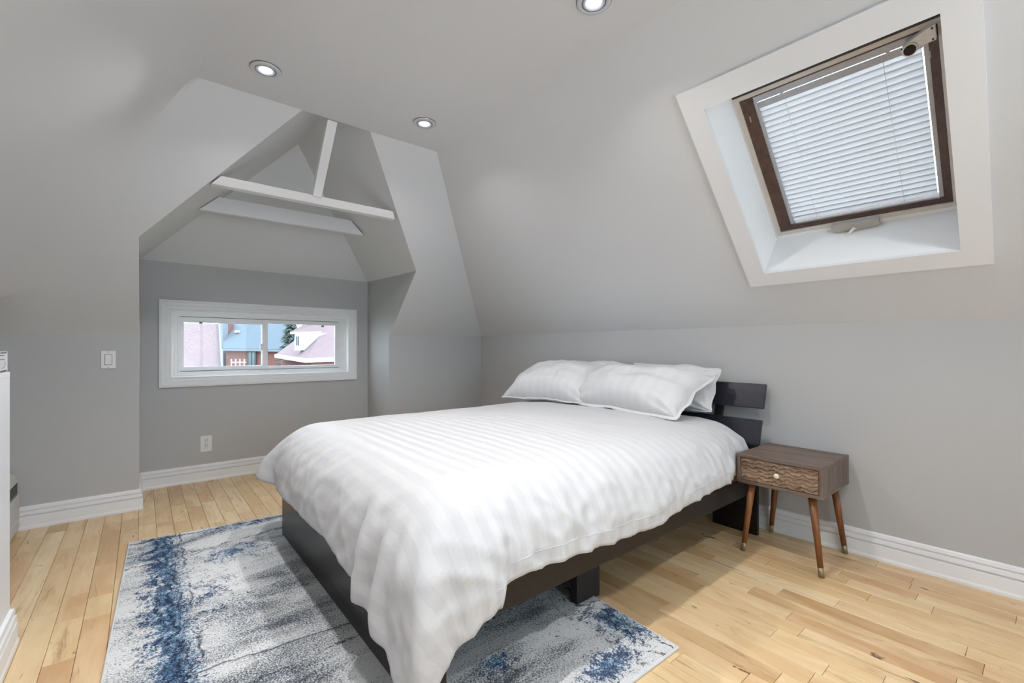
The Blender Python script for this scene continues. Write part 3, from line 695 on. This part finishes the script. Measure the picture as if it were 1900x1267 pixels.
for i in range(11):
    z = 0.042 + i * 0.0175
    hexa('louvre', [(axf, 3.395, z), (axf, 3.86, z), (axf + 0.010, 3.86, z - 0.004), (axf + 0.010, 3.395, z - 0.004), (axf, 3.395, z + 0.009), (axf, 3.86, z + 0.009), (axf + 0.010, 3.86, z + 0.003), (axf + 0.010, 3.395, z + 0.003)], 'unit_plastic', ac)
for y in (3.42, 3.82): box('foot', axf - 0.06, axf - 0.01, y, y + 0.04, 0.0, 0.013, 'base_black', ac)

# ------------------------------------------------------------------ rug
def rug_build():
    n = 40; zt = 0.011
    def q(u, v):
        A, B, C, D = [Vector((*p, 0)) for p in RUG]
        return A.lerp(B, u).lerp(D.lerp(C, u), v)
    vs, fs, loop = [], [], []
    for j in range(n + 1):
        for i in range(n + 1):
            p = q(i / n, j / n); vs.append((p.x, p.y, zt + 0.0008 * noise.noise(p * 3)))
    for j in range(n):
        for i in range(n): a = j * (n + 1) + i; fs.append((a, a + 1, a + n + 2, a + n + 1))
    edge = [i for i in range(n + 1)] + [(j + 1) * (n + 1) - 1 for j in range(1, n + 1)] + [n * (n + 1) + i for i in range(n - 1, -1, -1)] + [j * (n + 1) for j in range(n - 1, 0, -1)]
    m = len(vs)
    for e in edge: vs.append((vs[e][0], vs[e][1], 0.001))
    L = len(edge)
    for k in range(L): fs.append((edge[k], edge[(k + 1) % L], m + (k + 1) % L, m + k))
    cen = tuple(sum((Vector((*p, 0)) for p in RUG), Vector()) / 4)
    rg = empty('area_rug', cen, 'white and grey area rug with distressed blue and navy streaks under the bed foot', 'rug')
    obj('pile', vs, fs, 'rug_print', rg)
    bv, bf = [], []; prof = [(0.0, 0.0006), (0.003, 0.0006), (0.0045, 0.005), (0.003, 0.0105), (0.0, 0.0118), (-0.002, 0.0116)]
    cs = [Vector((*p, 0)) for p in RUG]; c0 = Vector(cen)
    for i in range(4):
        a = (cs[i] - cs[i - 1]).normalized(); b = (cs[(i + 1) % 4] - cs[i]).normalized()
        na, nb = Vector((-a.y, a.x, 0)), Vector((-b.y, b.x, 0))
        if na.dot(cs[i] - c0) < 0: na = -na
        if nb.dot(cs[i] - c0) < 0: nb = -nb
        mm = (na + nb) / (1 + na.dot(nb))
        for d, z in prof: bv.append(cs[i] + mm * d + Vector((0, 0, z)))
    m = len(prof)
    for i in range(4):
        for k in range(m): bf.append((i * m + k, i * m + (k + 1) % m, ((i + 1) % 4) * m + (k + 1) % m, ((i + 1) % 4) * m + k))
    obj('binding', bv, bf, 'rug_binding', rg)
rug_build()

# ------------------------------------------------------------------ bed frame
bx_f, bx_h, by0, by1 = 0.625, 2.735, 1.088, 2.836
RZ = 0.0125
bed = empty('bed_frame', (1.7, 1.96, 0), 'black platform bed frame with slatted leaning headboard and solid footboard', 'bed frame')
box('footboard', bx_f, bx_f + 0.036, by0, by1, RZ, 0.372, 'bed_black', bed, bevel=0.002, seg=1)
for y0 in (1.120, by1 - 0.052):
    rl = box('side_rail', bx_f + 0.036, bx_h, y0, y0 + 0.022, 0.243, 0.343, 'bed_black', bed, bevel=0.0015, seg=1)
    yi = y0 + 0.010 if y0 < 1.5 else y0 + 0.0
    box('rail_ledge', bx_f + 0.036, bx_h, yi, yi + 0.012, 0.343, 0.392, 'rail_ledge' , rl)
for y0, y1 in ((1.097, 1.36), (by1 - 0.27, by1 - 0.01)):
    box('headboard_leg', bx_h, bx_h + 0.022, y0, y1, 0.0, 0.42, 'bed_black', bed, bevel=0.0015, seg=1)
def hb(z): return 2.731 + 0.30 * (z - 0.527)
for z0, z1 in ((0.527, 0.664), (0.728, 0.869)):
    xa, xb_ = hb(z0), hb(z1); th = 0.02
    hexa('headboard_slat', [(xa, by0, z0), (xa + th, by0, z0 - 0.006), (xa + th, by1, z0 - 0.006), (xa, by1, z0), (xb_, by0, z1), (xb_ + th, by0, z1 - 0.006), (xb_ + th, by1, z1 - 0.006), (xb_, by1, z1)], 'headboard_navy', bed, bevel=0.003)
for y in (1.33, 1.95, 2.58):
    hexa('headboard_support', [(hb(0.36) + 0.02, y, 0.36), (hb(0.36) + 0.05, y, 0.36), (hb(0.36) + 0.05, y + 0.05, 0.36), (hb(0.36) + 0.02, y + 0.05, 0.36), (hb(0.84) + 0.021, y, 0.835), (hb(0.84) + 0.035, y, 0.835), (hb(0.84) + 0.035, y + 0.05, 0.835), (hb(0.84) + 0.021, y + 0.05, 0.835)], 'bed_black', bed)
box('lower_panel', bx_h - 0.002, bx_h + 0.02, 1.10, 2.82, 0.36, 0.52, 'bed_black', bed)
box('slat_base', bx_f + 0.04, bx_h - 0.004, 1.150, 2.775, 0.335, 0.375, 'base_black', bed)
box('mid_beam', bx_f + 0.04, bx_h - 0.004, 1.93, 1.99, 0.23, 0.33, 'base_black', bed)
box('support_leg', 1.40, 1.548, 1.272, 1.312, RZ - 0.0125, 0.24, 'base_black', bed, bevel=0.002, seg=1)
box('support_leg', 1.60, 1.66, 1.93, 1.99, 0.0, 0.235, 'base_black', bed, bevel=0.002, seg=1)
mt = box('mattress', 0.70, 2.715, 1.165, 2.765, 0.378, 0.585, 'mattress_fabric', loc=(1.7, 1.96, 0.378), bevel=0.05, seg=4)
tag(mt, 'thick mattress hidden under the white duvet', 'mattress')

# ------------------------------------------------------------------ duvet
CXF, CYR, CYL, RR = 0.800, 1.300, 2.675, 0.240
ZT = 0.657; XH = 2.690
def ease(x): x = max(0.0, min(1.0, x)); return x * x * (3 - 2 * x)
def prof(L):
    if L <= 0: return 0.0, 0.0
    q = RR * math.pi / 2
    if L < q: return RR * math.sin(L / RR), RR * (1 - math.cos(L / RR))
    return RR, RR + (L - q)
def duvet_point(a, b):
    """a: metres along the cloth from the head edge; b: metres across from the window side. -> world point"""
    x = XH - a; y = CYL + 0.400 - b
    dx = max(0.0, CXF - x); dyr = max(0.0, CYR - y); dyl = max(0.0, y - CYL)
    right = ease((1.80 - y) / 0.75)
    if dx > 0: dx *= 1.0 + 0.26 * right
    if dyr > 0: dyr *= 1.0 - 0.06 * ease((x - 1.0) / 1.6) + 0.04 * math.sin(x * 5.1) + 0.13 * ease((0.90 - x) / 0.12)
    dy = dyr if dyr > 0 else dyl
    L = math.hypot(dx, dy)
    fold = 0.0
    if L > 0:
        phi = math.atan2(dx, dy); cdx, cdy = dx / L, dy / L
        if dyl > 0 and dx > 0: L *= 1.0 - 0.30 * (math.sin(2 * phi) ** 2)
        out, down = prof(L)
        k = ease(down / 0.35)
        if dyr > 0 and dx > 0:
            fold = (0.030 * math.sin(phi * 9.0 + 0.6) + 0.012 * math.sin(phi * 17 + 1.0)) * k
            out += fold * 0.7 + 0.075 * k * math.sin(2 * phi)
        elif dyl > 0 and dx > 0:
            out += 0.13 * k * math.sin(2 * phi) + 0.016 * math.sin(phi * 12) * k
        else:
            s_ = y if dx > 0 else x
            f1 = math.sin(s_ * 13 + 2.2 * noise.noise(Vector((s_ * 1.7, 3.1, 0)))) * 0.5 + noise.noise(Vector((s_ * 6.5, 0.7, down * 2.0)))
            out += (0.006 if dx > 0 else 0.010) * k * f1 + 0.012 * k
            # one rolled fold in the foot drop and one in the side drop next to the corner
            if dx > 0: out += 0.030 * math.exp(-((y - 1.42) / 0.035) ** 2) * k - 0.028 * math.exp(-((y - 1.49) / 0.03) ** 2) * k
            if dyr > 0: out += 0.026 * math.exp(-((x - 0.80) / 0.03) ** 2) * k - 0.030 * math.exp(-((x - 0.86) / 0.025) ** 2) * k
        if dyr > 0: out *= 1.0 - 0.15 * ease((x - 2.25) / 0.3)
        wx, wy = -cdx * out, (-cdy if dyr > 0 else cdy) * out
    else: out = down = 0.0; wx = wy = 0.0
    bx_ = max(x, CXF); by_ = min(max(y, CYR), CYL)
    z = ZT - down
    # puffed top, a little fuller in the middle, sagging toward foot and sides
    u = (y - CYR) / (CYL - CYR); v = (x - CXF) / (XH - CXF)
    if L <= 0.20:
        w = 1 - L / 0.20
        z += w * (0.022 * (4 * u * (1 - u)) * (0.4 + 0.6 * min(1, max(0, v * 3))) + 0.008 * noise.noise(Vector((x * 2.4, y * 2.4, 0.3))) + 0.0035 * noise.noise(Vector((x * 8, y * 6, 4.0))))
    # crumpled drop along the near side
    if dyr > 0 and dx == 0:
        k2 = ease(dyr / 0.2)
        wy += 0.007 * k2 * noise.noise(Vector((x * 16 + z * 9, z * 22, 1.0))) + 0.006 * k2 * noise.noise(Vector((x * 9 - z * 14, z * 8, 6.0)))
    if dx > 0: wx += 0.006 * ease(dx / 0.2) * noise.noise(Vector((y * 12 + z * 7, z * 15, 2.0)))
    # creases: sharp little ridges running down and toward the corners
    def ridge(px_, py_, sd): return (1 - min(1.0, abs(noise.noise(Vector((px_, py_, sd)))) * 2.2)) ** 2
    hang = L
    if dyr > 0:
        kk = ease(dyr / 0.22); g = 0.013 * ridge((x + 0.55 * dyr) * 4.2, dyr * 1.3, 3.3) + 0.008 * ridge((x - 0.8 * dyr) * 8.0, dyr * 5.0, 9.1) + 0.006 * ridge(x * 15, dyr * 14, 5.2) * ease((dyr - 0.18) / 0.12)
        wy -= g * kk
    if dx > 0:
        kk = ease(dx / 0.26); g = 0.007 * ridge((y - 0.5 * dx) * 4.0, dx * 1.2, 6.1) + 0.004 * ridge((y + 0.7 * dx) * 8.5, dx * 4.0, 2.4)
        wx -= g * kk
    if L < 0.15: z += 0.006 * (1 - L / 0.15) * ridge((x + 0.4 * y) * 2.3, y * 2.0, 8.8) * (0.4 + 0.6 * ease((1.9 - y) / 0.7))
    # soft roll at the head edge
    if a < 0.12: z -= 0.05 * (1 - a / 0.12) ** 2
    if x > 2.36: wy = max(wy, 1.100 - by_ - 0.03 * ease((2.46 - x) / 0.1))
    return Vector((bx_ + wx, by_ + wy, z))
LA, LB = (XH - CXF) + 0.455, (CYL + 0.400) - CYR + 0.425
NA, NB = 190, 170
def hemz(a, b): return 1
def build_duvet():
    root = empty('duvet', (1.65, 1.98, 0.60), 'white satin-striped duvet spread over the bed, its near corner hanging low', 'duvet')
    vs, fs, uvs = [], [], []
    for i in range(NA + 1):
        for j in range(NB + 1):
            a, b = LA * i / NA, LB * j / NB
            # gently uneven hem
            bb = b if j < NB * 0.8 else b
            vs.append(duvet_point(a, bb)); uvs.append((a, b))
    for i in range(NA):
        for j in range(NB): k = i * (NB + 1) + j; fs.append((k, k + 1, k + NB + 2, k + NB + 1))
    o = obj('cover', vs, fs, 'duvet_sateen', root, smooth=True, uvs=uvs)
    md = o.modifiers.new('thick', 'SOLIDIFY'); md.thickness = 0.010; md.offset = -1 if o.data.polygons[NB * 60 + 60].normal.z > 0 else 1
    # raised closure seam running above the near hem
    sv, sf = [], []
    jb = LB - 0.055
    for i in range(0, NA + 1):
        a = LA * i / NA
        if a > LA - 0.42: break
        p = duvet_point(a, jb); pn = duvet_point(a, jb + 0.004); d = Vector((0, -0.0028, 0))
        sv += [p + d * 0.2, p + d + (pn - p) * 0.4, pn + d * 0.2]
    for i in range(len(sv) // 3 - 1):
        for k in range(2): sf.append((3 * i + k, 3 * i + k + 1, 3 * i + k + 4, 3 * i + k + 3))
    obj('closure_seam', sv, sf, 'duvet_sateen', o, smooth=True, uvs=[(0, 0)] * len(sv))
build_duvet()

# ------------------------------------------------------------------ pillows
def pillow(BL, BR, TL, TR, thick, label, seed, flange=0.0, belly=0.66):
    BL, BR, TL, TR = map(Vector, (BL, BR, TL, TR)); cen = (BL + BR + TL + TR) / 4
    ux = ((BR + TR) - (BL + TL)).normalized(); uy = ((TL + TR) - (BL + BR)).normalized(); nn = ux.cross(uy).normalized()
    if nn.x > 0: nn = -nn                                          # toward the foot of the bed / viewer
    root = empty('pillow', cen, label, 'pillow', 'white pillows at the head of the bed')
    N = 44; vs, fs, uvs = [], [], []
    def pt(u, v, side):
        # pinch the edges a little between the corners
        cu = u * (1 - 0.045 * (1 - v * v) * abs(u)); cv = v * (1 - 0.05 * (1 - u * u) * abs(v))
        a, b = (cu + 1) / 2, (cv + 1) / 2
        p = BL.lerp(BR, a).lerp(TL.lerp(TR, a), b)
        e = max(0.0, 1 - abs(u) ** 2.6) * max(0.0, 1 - abs(v) ** 2.6)
        h = thick * (e ** 0.48)
        p = p + ux * (0.016 * noise.noise(Vector((v * 1.9, seed, 1.5))) * abs(u)) + uy * (0.020 * noise.noise(Vector((u * 1.7, seed, 4.5))) * abs(v) + (0.020 * (1 - u * u) if v > 0 else 0.0) * abs(v))
        w = noise.noise(Vector((u * 2.2 + seed, v * 2.0, side))) * 0.030 * e ** 0.3 + noise.noise(Vector((u * 6 + seed, v * 4.5, side * 2))) * 0.011 * e ** 0.25
        rad = math.hypot(abs(u) - 1, abs(v) - 1)
        w += 0.016 * math.exp(-(rad / 0.40) ** 2) * math.sin(9 * math.atan2(1.02 - abs(v), 1.02 - abs(u))) * e ** 0.2
        return p + nn * (side * h * (belly if side > 0 else 1 - belly) * 2 * 0.5 + w * (1 if side > 0 else 0.4))
    def f(t_): return math.sin(t_ * math.pi / 2)
    for side in (1, -1):
        for j in range(N + 1):
            for i in range(N + 1):
                u, v = f(-1 + 2 * i / N), f(-1 + 2 * j / N); vs.append(pt(u, v, side)); uvs.append((u * 0.35, v * 0.25))
    M = (N + 1) ** 2
    for s_ in (0, 1):
        for j in range(N):
            for i in range(N): a = s_ * M + j * (N + 1) + i; fs.append((a, a + 1, a + N + 2, a + N + 1))
    me_o = obj('pillowcase', vs, fs, 'pillow_cotton', root, smooth=True, uvs=uvs)
    bm = bmesh.new(); bm.from_mesh(me_o.data); bmesh.ops.remove_doubles(bm, verts=list(bm.verts), dist=0.0006); bmesh.ops.recalc_face_normals(bm, faces=bm.faces); bm.to_mesh(me_o.data); bm.free()
    # seam flap all round
    loop = [(-1 + 2 * i / 60, -1) for i in range(60)] + [(1, -1 + 2 * i / 40) for i in range(40)] + [(1 - 2 * i / 60, 1) for i in range(60)] + [(-1, 1 - 2 * i / 40) for i in range(40)]
    sv, sf = [], []; fl = 0.010 + flange
    for k, (u, v) in enumerate(loop):
        p = pt(u, v, 1); out = (ux * u * (1 if abs(u) > 0.98 else 0) + uy * v * (1 if abs(v) > 0.98 else 0))
        out = out.normalized() if out.length > 0 else ux
        wv_ = nn * 0.006 * noise.noise(Vector((k * 0.21, seed, 0)))
        q = p + out * fl * (1 + 0.35 * noise.noise(Vector((k * 0.13, seed, 5)))) + wv_
        sv += [p - out * 0.012 + nn * 0.003, q + nn * 0.0012, q - nn * 0.0012, p - out * 0.012 - nn * 0.003]
    L = len(loop)
    for k in range(L):
        for m in range(4): sf.append((4 * k + m, 4 * k + (m + 1) % 4, 4 * ((k + 1) % L) + (m + 1) % 4, 4 * ((k + 1) % L) + m))
    obj('edge_flange', sv, sf, 'pillow_cotton', me_o, smooth=True, uvs=[(0.01, 0)] * len(sv))
    return root
pillow((2.66, 2.72, 0.70), (2.66, 1.99, 0.70), (2.785, 2.68, 0.950), (2.785, 2.03, 0.960), 0.13, 'white pillow standing at the back left, behind the left front pillow', 1.3)
pillow((2.66, 1.98, 0.70), (2.66, 1.33, 0.70), (2.790, 1.98, 0.965), (2.790, 1.345, 0.943), 0.13, 'white pillow standing at the back right, against the dark headboard', 4.1)
pillow((2.26, 2.86, 0.685), (2.42, 2.12, 0.695), (2.62, 2.84, 0.905), (2.70, 2.10, 0.905), 0.24, 'white pillow leaning at the front left, on the window side of the bed', 7.7)
pillow((2.43, 2.26, 0.695), (2.335, 1.38, 0.683), (2.68, 2.25, 0.900), (2.68, 1.345, 0.893), 0.24, 'white pillow leaning at the front right, nearest the nightstand', 9.2, flange=0.014)

# ------------------------------------------------------------------ nightstand
ns = empty('nightstand', (2.665, 0.891, 0), 'small walnut nightstand with carved drawer and splayed legs, beside the bed', 'nightstand')
nx0, nx1, ny0, ny1, nz0, nz1 = 2.455, 2.868, 0.695, 1.087, 0.368, 0.520
tk = 0.016
box('top_panel', nx0, nx1, ny0, ny1, nz1 - tk, nz1, 'walnut_grey', ns, bevel=0.0012, seg=1)
box('bottom_panel', nx0, nx1, ny0, ny1, nz0, nz0 + tk, 'walnut_grey', ns, bevel=0.0012, seg=1)
for y0 in (ny0, ny1 - tk): box('side_panel', nx0, nx1, y0, y0 + tk, nz0 + tk, nz1 - tk, 'walnut_side', ns, bevel=0.0008, seg=1)
box('back_panel', nx1 - 0.01, nx1 - 0.002, ny0 + tk, ny1 - tk, nz0 + tk, nz1 - tk, 'walnut_side', ns)
box('drawer_gap', nx0 + 0.012, nx0 + 0.02, ny0 + tk, ny1 - tk, nz0 + tk, nz1 - tk, 'dark_slot', ns)
# drawer front carved with overlapping wavy scales
dy0, dy1, dz0, dz1 = ny0 + tk + 0.002, ny1 - tk - 0.002, nz0 + tk + 0.002, nz1 - tk - 0.002
NU, NV = 120, 50
def carve(y, z):
    zz = z + 0.004 * math.sin(y * 95) + 0.003 * noise.noise(Vector((y * 30, z * 30, 0)))
    row = math.floor(zz / 0.019); fz = zz / 0.019 - row
    yy = y / 0.036 + (0.5 if row % 2 else 0.0); fy = yy - math.floor(yy)
    arc = 4 * fy * (1 - fy)
    d = fz - 0.42 * arc
    if d < 0: d += 1.0
    return 0.0075 * (1 - d) * (0.75 + 0.5 * noise.noise(Vector((row * 3.1, math.floor(yy) * 1.7, 0.5))))
vs, fs = [], []
for j in range(NV + 1):
    for i in range(NU + 1):
        y = dy0 + (dy1 - dy0) * i / NU; z = dz0 + (dz1 - dz0) * j / NV
        e = 0 if i in (0, NU) or j in (0, NV) else 1
        vs.append((nx0 + 0.007 - e * carve(y, z), y, z))
for j in range(NV):
    for i in range(NU): a = j * (NU + 1) + i; fs.append((a, a + 1, a + NU + 2, a + NU + 1))
m = len(vs); vs += [(nx0 + 0.016, dy0, dz0), (nx0 + 0.016, dy1, dz0), (nx0 + 0.016, dy1, dz1), (nx0 + 0.016, dy0, dz1)]
fs += [(m, m + 1, m + 2, m + 3)]
dr = obj('drawer', vs, fs, 'walnut_carved', ns)
kx = nx0 + 0.004
tube('knob', (kx, 0.889, 0.442), (kx - 0.026, 0.889, 0.442), 0.01, 0.01, 'knob_ivory', dr, n=20, rings=[(0, 0.006), (0.35, 0.0055), (0.5, 0.0115), (0.75, 0.0135), (0.92, 0.0115), (1, 0.006)])
for (bx_, by_, tx, ty) in ((2.482, 1.067, 2.500, 1.028), (2.472, 0.705, 2.500, 0.752), (2.862, 0.709, 2.825, 0.752), (2.862, 1.072, 2.825, 1.028)):
    b0, t0 = Vector((bx_, by_, 0)), Vector((tx, ty, nz0))
    lg = tube('leg', b0.lerp(t0, 0.0), t0, 0.0115, 0.018, 'leg_teak', ns, n=16)
    tube('ferrule', b0, b0.lerp(t0, 0.12), 0.0119, 0.0128, 'ferrule_brass', lg, n=16)

# ------------------------------------------------------------------ outside the dormer window: neighbouring roofs, a conifer
def uvplane(name, quad, mat, parent, thick=0.12, loc=None):
    """thick slab from a quad, with metre UVs"""
    q = [Vector(p) for p in quad]; nrm = (q[1] - q[0]).cross(q[3] - q[0]).normalized()
    if nrm.z < 0: nrm = -nrm
    vs = q + [p - nrm * thick for p in q]
    eu = (q[1] - q[0]).normalized(); ev = nrm.cross(eu)
    uvs = [((v - q[0]).dot(eu), (v - q[0]).dot(ev)) for v in vs]
    fs = [(0, 1, 2, 3), (7, 6, 5, 4)] + [(i, (i + 1) % 4, 4 + (i + 1) % 4, 4 + i) for i in range(4)]
    return obj(name, vs, fs, mat, parent, loc, uvs=uvs)
def ray(u, v, D): return Vector((0, 0, CAMH)) + (F_ + R_ * (u - CXP) / FPX + Vector((0, 0, 1)) * (CYP - v) / FPX) * D
GZ = -6.5
structure(box('ground', -60, 80, 6.5, 120, GZ - 0.3, GZ, 'far_grass'))
def wallbox(name, pts, z0, z1, mat, parent):
    n = len(pts); vs = [(x, y, z0) for x, y in pts] + [(x, y, z1) for x, y in pts]
    uvs = []
    acc = 0
    for i, (x, y) in enumerate(pts): uvs.append((x + y, z0))
    uvs += [(x + y, z1) for x, y in pts]
    fs = [tuple(range(n)), tuple(range(2 * n - 1, n - 1, -1))] + [(i, (i + 1) % n, n + (i + 1) % n, n + i) for i in range(n)]
    return obj(name, vs, fs, mat, parent, uvs=uvs)
# left house: broad pink-grey gable roof sloping toward us
h1 = empty('house', (0.6, 16.0, GZ), 'house with a broad pinkish shingle roof, leftmost through the dormer window', 'house')
uvplane('roof', [(-4.0, 12.6, -1.6), (1.55, 12.6, -1.6), (1.93, 17.4, 1.88), (-4.0, 17.4, 1.88)], 'shingle_pink', h1)
uvplane('roof_far_slope', [(-4.0, 17.4, 1.88), (1.93, 17.4, 1.88), (1.9, 22.0, -1.4), (-4.0, 22.0, -1.4)], 'shingle_pink', h1)
wallbox('wall', [(-3.8, 13.2), (1.40, 13.2), (1.62, 21.5), (-3.8, 21.5)], GZ, -1.45, 'far_brick', h1)
obj('gable_wall', [(1.45, 13.0, -1.6), (1.62, 21.6, -1.5), (1.75, 17.4, 1.66), (1.25, 13.0, -1.6), (1.42, 21.6, -1.5), (1.55, 17.4, 1.66)], [(0, 1, 2), (5, 4, 3), (0, 1, 4, 3), (1, 2, 5, 4), (2, 0, 3, 5)], 'far_brick', h1)
hexa('rake_board', [(1.56, 12.55, -1.62), (1.60, 12.55, -1.62), (1.98, 17.4, 1.86), (1.94, 17.4, 1.86), (1.56, 12.55, -1.47), (1.60, 12.55, -1.47), (1.98, 17.4, 1.99), (1.94, 17.4, 1.99)], 'far_fascia', h1)
# small white porch gutter low in the left pane
pg = empty('porch', (0.72, 11.3, GZ), 'low porch roof with a white gutter, bottom left of the dormer window view', 'porch')
uvplane('roof', [(0.2, 10.6, 0.70), (0.86, 10.6, 0.70), (0.62, 11.4, 0.98), (0.2, 11.4, 0.98)], 'shingle_pink', pg, 0.06)
box('gutter', 0.2, 0.90, 10.50, 10.62, 0.64, 0.71, 'far_white', pg)
for x in (0.25, 0.8): box('post', x, x + 0.05, 10.62, 10.67, GZ, 0.64, 'far_white', pg)
# middle house: blue-grey roof over a brick wall with one tall window
h2 = empty('house', (6.3, 34.5, GZ), 'brick house with a blue grey roof, in the middle of the dormer window view', 'house')
def hp(u, v, D): return ray(u, v, D)
e0, e1 = hp(414, 646, 30), hp(566, 649, 30)
r0, r1 = hp(412, 588, 33), hp(545, 588, 33)
uvplane('roof', [e0, e1, r1, r0], 'shingle_blue', h2, 0.2)
dd = (F_ * 1).normalized()
fa = [e0 + Vector((0, 0, -0.02)), e1 + Vector((0, 0, -0.02))]
hexa('fascia', [fa[0] - dd * 0.06, fa[1] - dd * 0.06, fa[1], fa[0], fa[0] - dd * 0.06 + Vector((0, 0, -0.14)), fa[1] - dd * 0.06 + Vector((0, 0, -0.14)), fa[1] + Vector((0, 0, -0.14)), fa[0] + Vector((0, 0, -0.14))], 'far_fascia', h2)
w0, w1_, = e0 + dd * 0.3, e1 + dd * 0.3
wallbox('wall', [(w0.x, w0.y), (w1_.x, w1_.y), (w1_.x + dd.x * 6, w1_.y + dd.y * 6), (w0.x + dd.x * 6, w0.y + dd.y * 6)], GZ, 0.95, 'far_brick', h2)
def facade_box(name, u0, v0, u1, v1, D, proud, mat, parent):
    a, b, c, d = hp(u0, v1, D), hp(u1, v1, D), hp(u1, v0, D), hp(u0, v0, D)
    return hexa(name, [a, b, c, d, a + dd * proud, b + dd * proud, c + dd * proud, d + dd * proud], mat, parent)
wf = facade_box('window', 459, 651, 475, 680, 30.2, 0.2, 'far_dark', h2)
facade_box('pane', 461.5, 653.5, 466.3, 679, 30.16, 0.1, 'far_pane', wf); facade_box('pane', 467.7, 653.5, 472.5, 679, 30.16, 0.1, 'far_pane', wf)
ch = facade_box('chimney', 414, 598, 424, 622, 31.2, 0.6, 'far_brick', h2)
facade_box('roof_vent', 435, 613, 441, 617, 31.2, 0.3, 'far_white', h2)
facade_box('gable_return', 404.5, 600, 413, 690, 30.6, 4.0, 'far_fascia', h2)
facade_box('downpipe', 410.5, 648, 412.5, 690, 30.0, 0.1, 'far_white', h2)
facade_box('balcony_rail', 428, 671, 456, 673, 29.2, 0.06, 'far_white', h2)
for u in (428, 436, 444, 452): facade_box('railing_post', u, 666, u + 1.4, 690, 29.2, 0.06, 'far_white', h2)
# right house: pink hip roof with a little white dormer
h3 = empty('house', (6.5, 16.5, GZ), 'house with a pinkish hip roof and white eaves, rightmost through the dormer window', 'house')
ea, eb, ec = hp(512, 657, 17.5), hp(568, 665, 14.0), hp(680, 660, 14.5)
ap, ap2 = hp(620, 578, 18.5), hp(680, 578, 19.0)
uvs_ = None
def tri_roof(name, pts, mat, parent):
    q = [Vector(p) for p in pts]; n = len(q)
    nrm = (q[1] - q[0]).cross(q[2] - q[0]).normalized()
    if nrm.z < 0: nrm = -nrm
    vs = q + [p - nrm * 0.12 for p in q]; eu = (q[1] - q[0]).normalized(); ev = nrm.cross(eu)
    return obj(name, vs, [tuple(range(n)), tuple(range(2 * n - 1, n - 1, -1))] + [(i, (i + 1) % n, n + (i + 1) % n, n + i) for i in range(n)], mat, parent, uvs=[((v - q[0]).dot(eu), (v - q[0]).dot(ev)) for v in vs])
tri_roof('roof', [eb, ec, ap2, ap], 'shingle_pink', h3); tri_roof('roof_hip', [ea, eb, ap], 'shingle_pink', h3)
def gutter(a, b, name='gutter'):
    d = Vector((0, 0, -0.13)); o = -dd * 0.1
    return hexa(name, [a, b, b + o, a + o, a + d, b + d, b + d + o, a + d + o], 'far_white', h3)
gutter(ea, eb); gutter(eb, ec)
wi = dd * 0.35
wallbox('wall', [((ea + wi).x, (ea + wi).y), ((eb + wi).x, (eb + wi).y), ((ec + wi).x, (ec + wi).y), ((ec + wi * 9).x, (ec + wi * 9).y), ((ea + wi * 9).x, (ea + wi * 9).y)], GZ, 0.62, 'far_brick', h3)
# dormer on its roof
def hh(u, v, D): return hp(u, v, D)
d0, d1, d2, d3 = hh(546.5, 650, 15.0), hh(557, 650, 15.0), hh(557, 616, 15.0), hh(546.5, 616, 15.0)
back = dd * 2.2
dm = hexa('dormer', [d0, d1, d2, d3, d0 + back, d1 + back + R_ * 0.75, d2 + back + R_ * 0.75, d3 + back], 'far_white', h3)
obj('dormer_cheek', [d1, d2, hh(600, 617, 16.6), d1 + dd * 0.2, d2 + dd * 0.2, hh(600, 617, 16.8)], [(0, 1, 2), (5, 4, 3), (0, 1, 4, 3), (1, 2, 5, 4), (2, 0, 3, 5)], 'far_white', dm)
for u in (549.2, 552.6): facade_box('window_slit', u, 624, u + 1.5, 641, 14.97, 0.1, 'far_dark', dm)
g0, g1 = hh(538, 616.5, 14.7), hh(601, 614.5, 16.4)
o2 = Vector((0, 0, -0.055)); o3 = dd * 0.3
hexa('dormer_eave', [g0, g1, g1 + o3, g0 + o3, g0 + o2, g1 + o2, g1 + o2 + o3, g0 + o2 + o3], 'far_white', dm)
tri_roof('dormer_roof', [g0, g1, hh(606, 596, 17.2), hh(572, 596, 16.0)], 'shingle_pink', dm)
# conifer between the houses
def conifer():
    base = hp(540, 690, 24); base.z = GZ
    tr_ = empty('conifer', base, 'dark green conifer between the blue grey roof and the right house outside', 'tree')
    tube('trunk', base, base + Vector((0, 0, 9.6)), 0.22, 0.03, 'bark', tr_, n=8)
    rng = random.Random(5); vs, fs = [], []
    for k in range(2600):
        h = rng.uniform(1.5, 9.5); rad = (9.9 - h) * 0.24 * rng.uniform(0.25, 1.0); an = rng.uniform(0, 6.283)
        c = base + Vector((rad * math.cos(an), rad * math.sin(an), h - rad * 0.25))
        d1 = Vector((math.cos(an), math.sin(an), -0.35 + rng.uniform(-.2, .2))) * rng.uniform(0.14, 0.30); d2 = Vector((-math.sin(an), math.cos(an), rng.uniform(-.4, .4))) * rng.uniform(0.03, 0.07)
        up = Vector((0, 0, 0.03))
        n = len(vs); vs += [c - d1, c + d2, c + d1, c - d2, c + up]; fs += [(n, n + 1, n + 4), (n + 1, n + 2, n + 4), (n + 2, n + 3, n + 4), (n + 3, n, n + 4), (n + 3, n + 2, n + 1, n)]
    f = obj('foliage', vs, fs, 'needle_green', tr_); f['kind'] = 'stuff'
conifer()
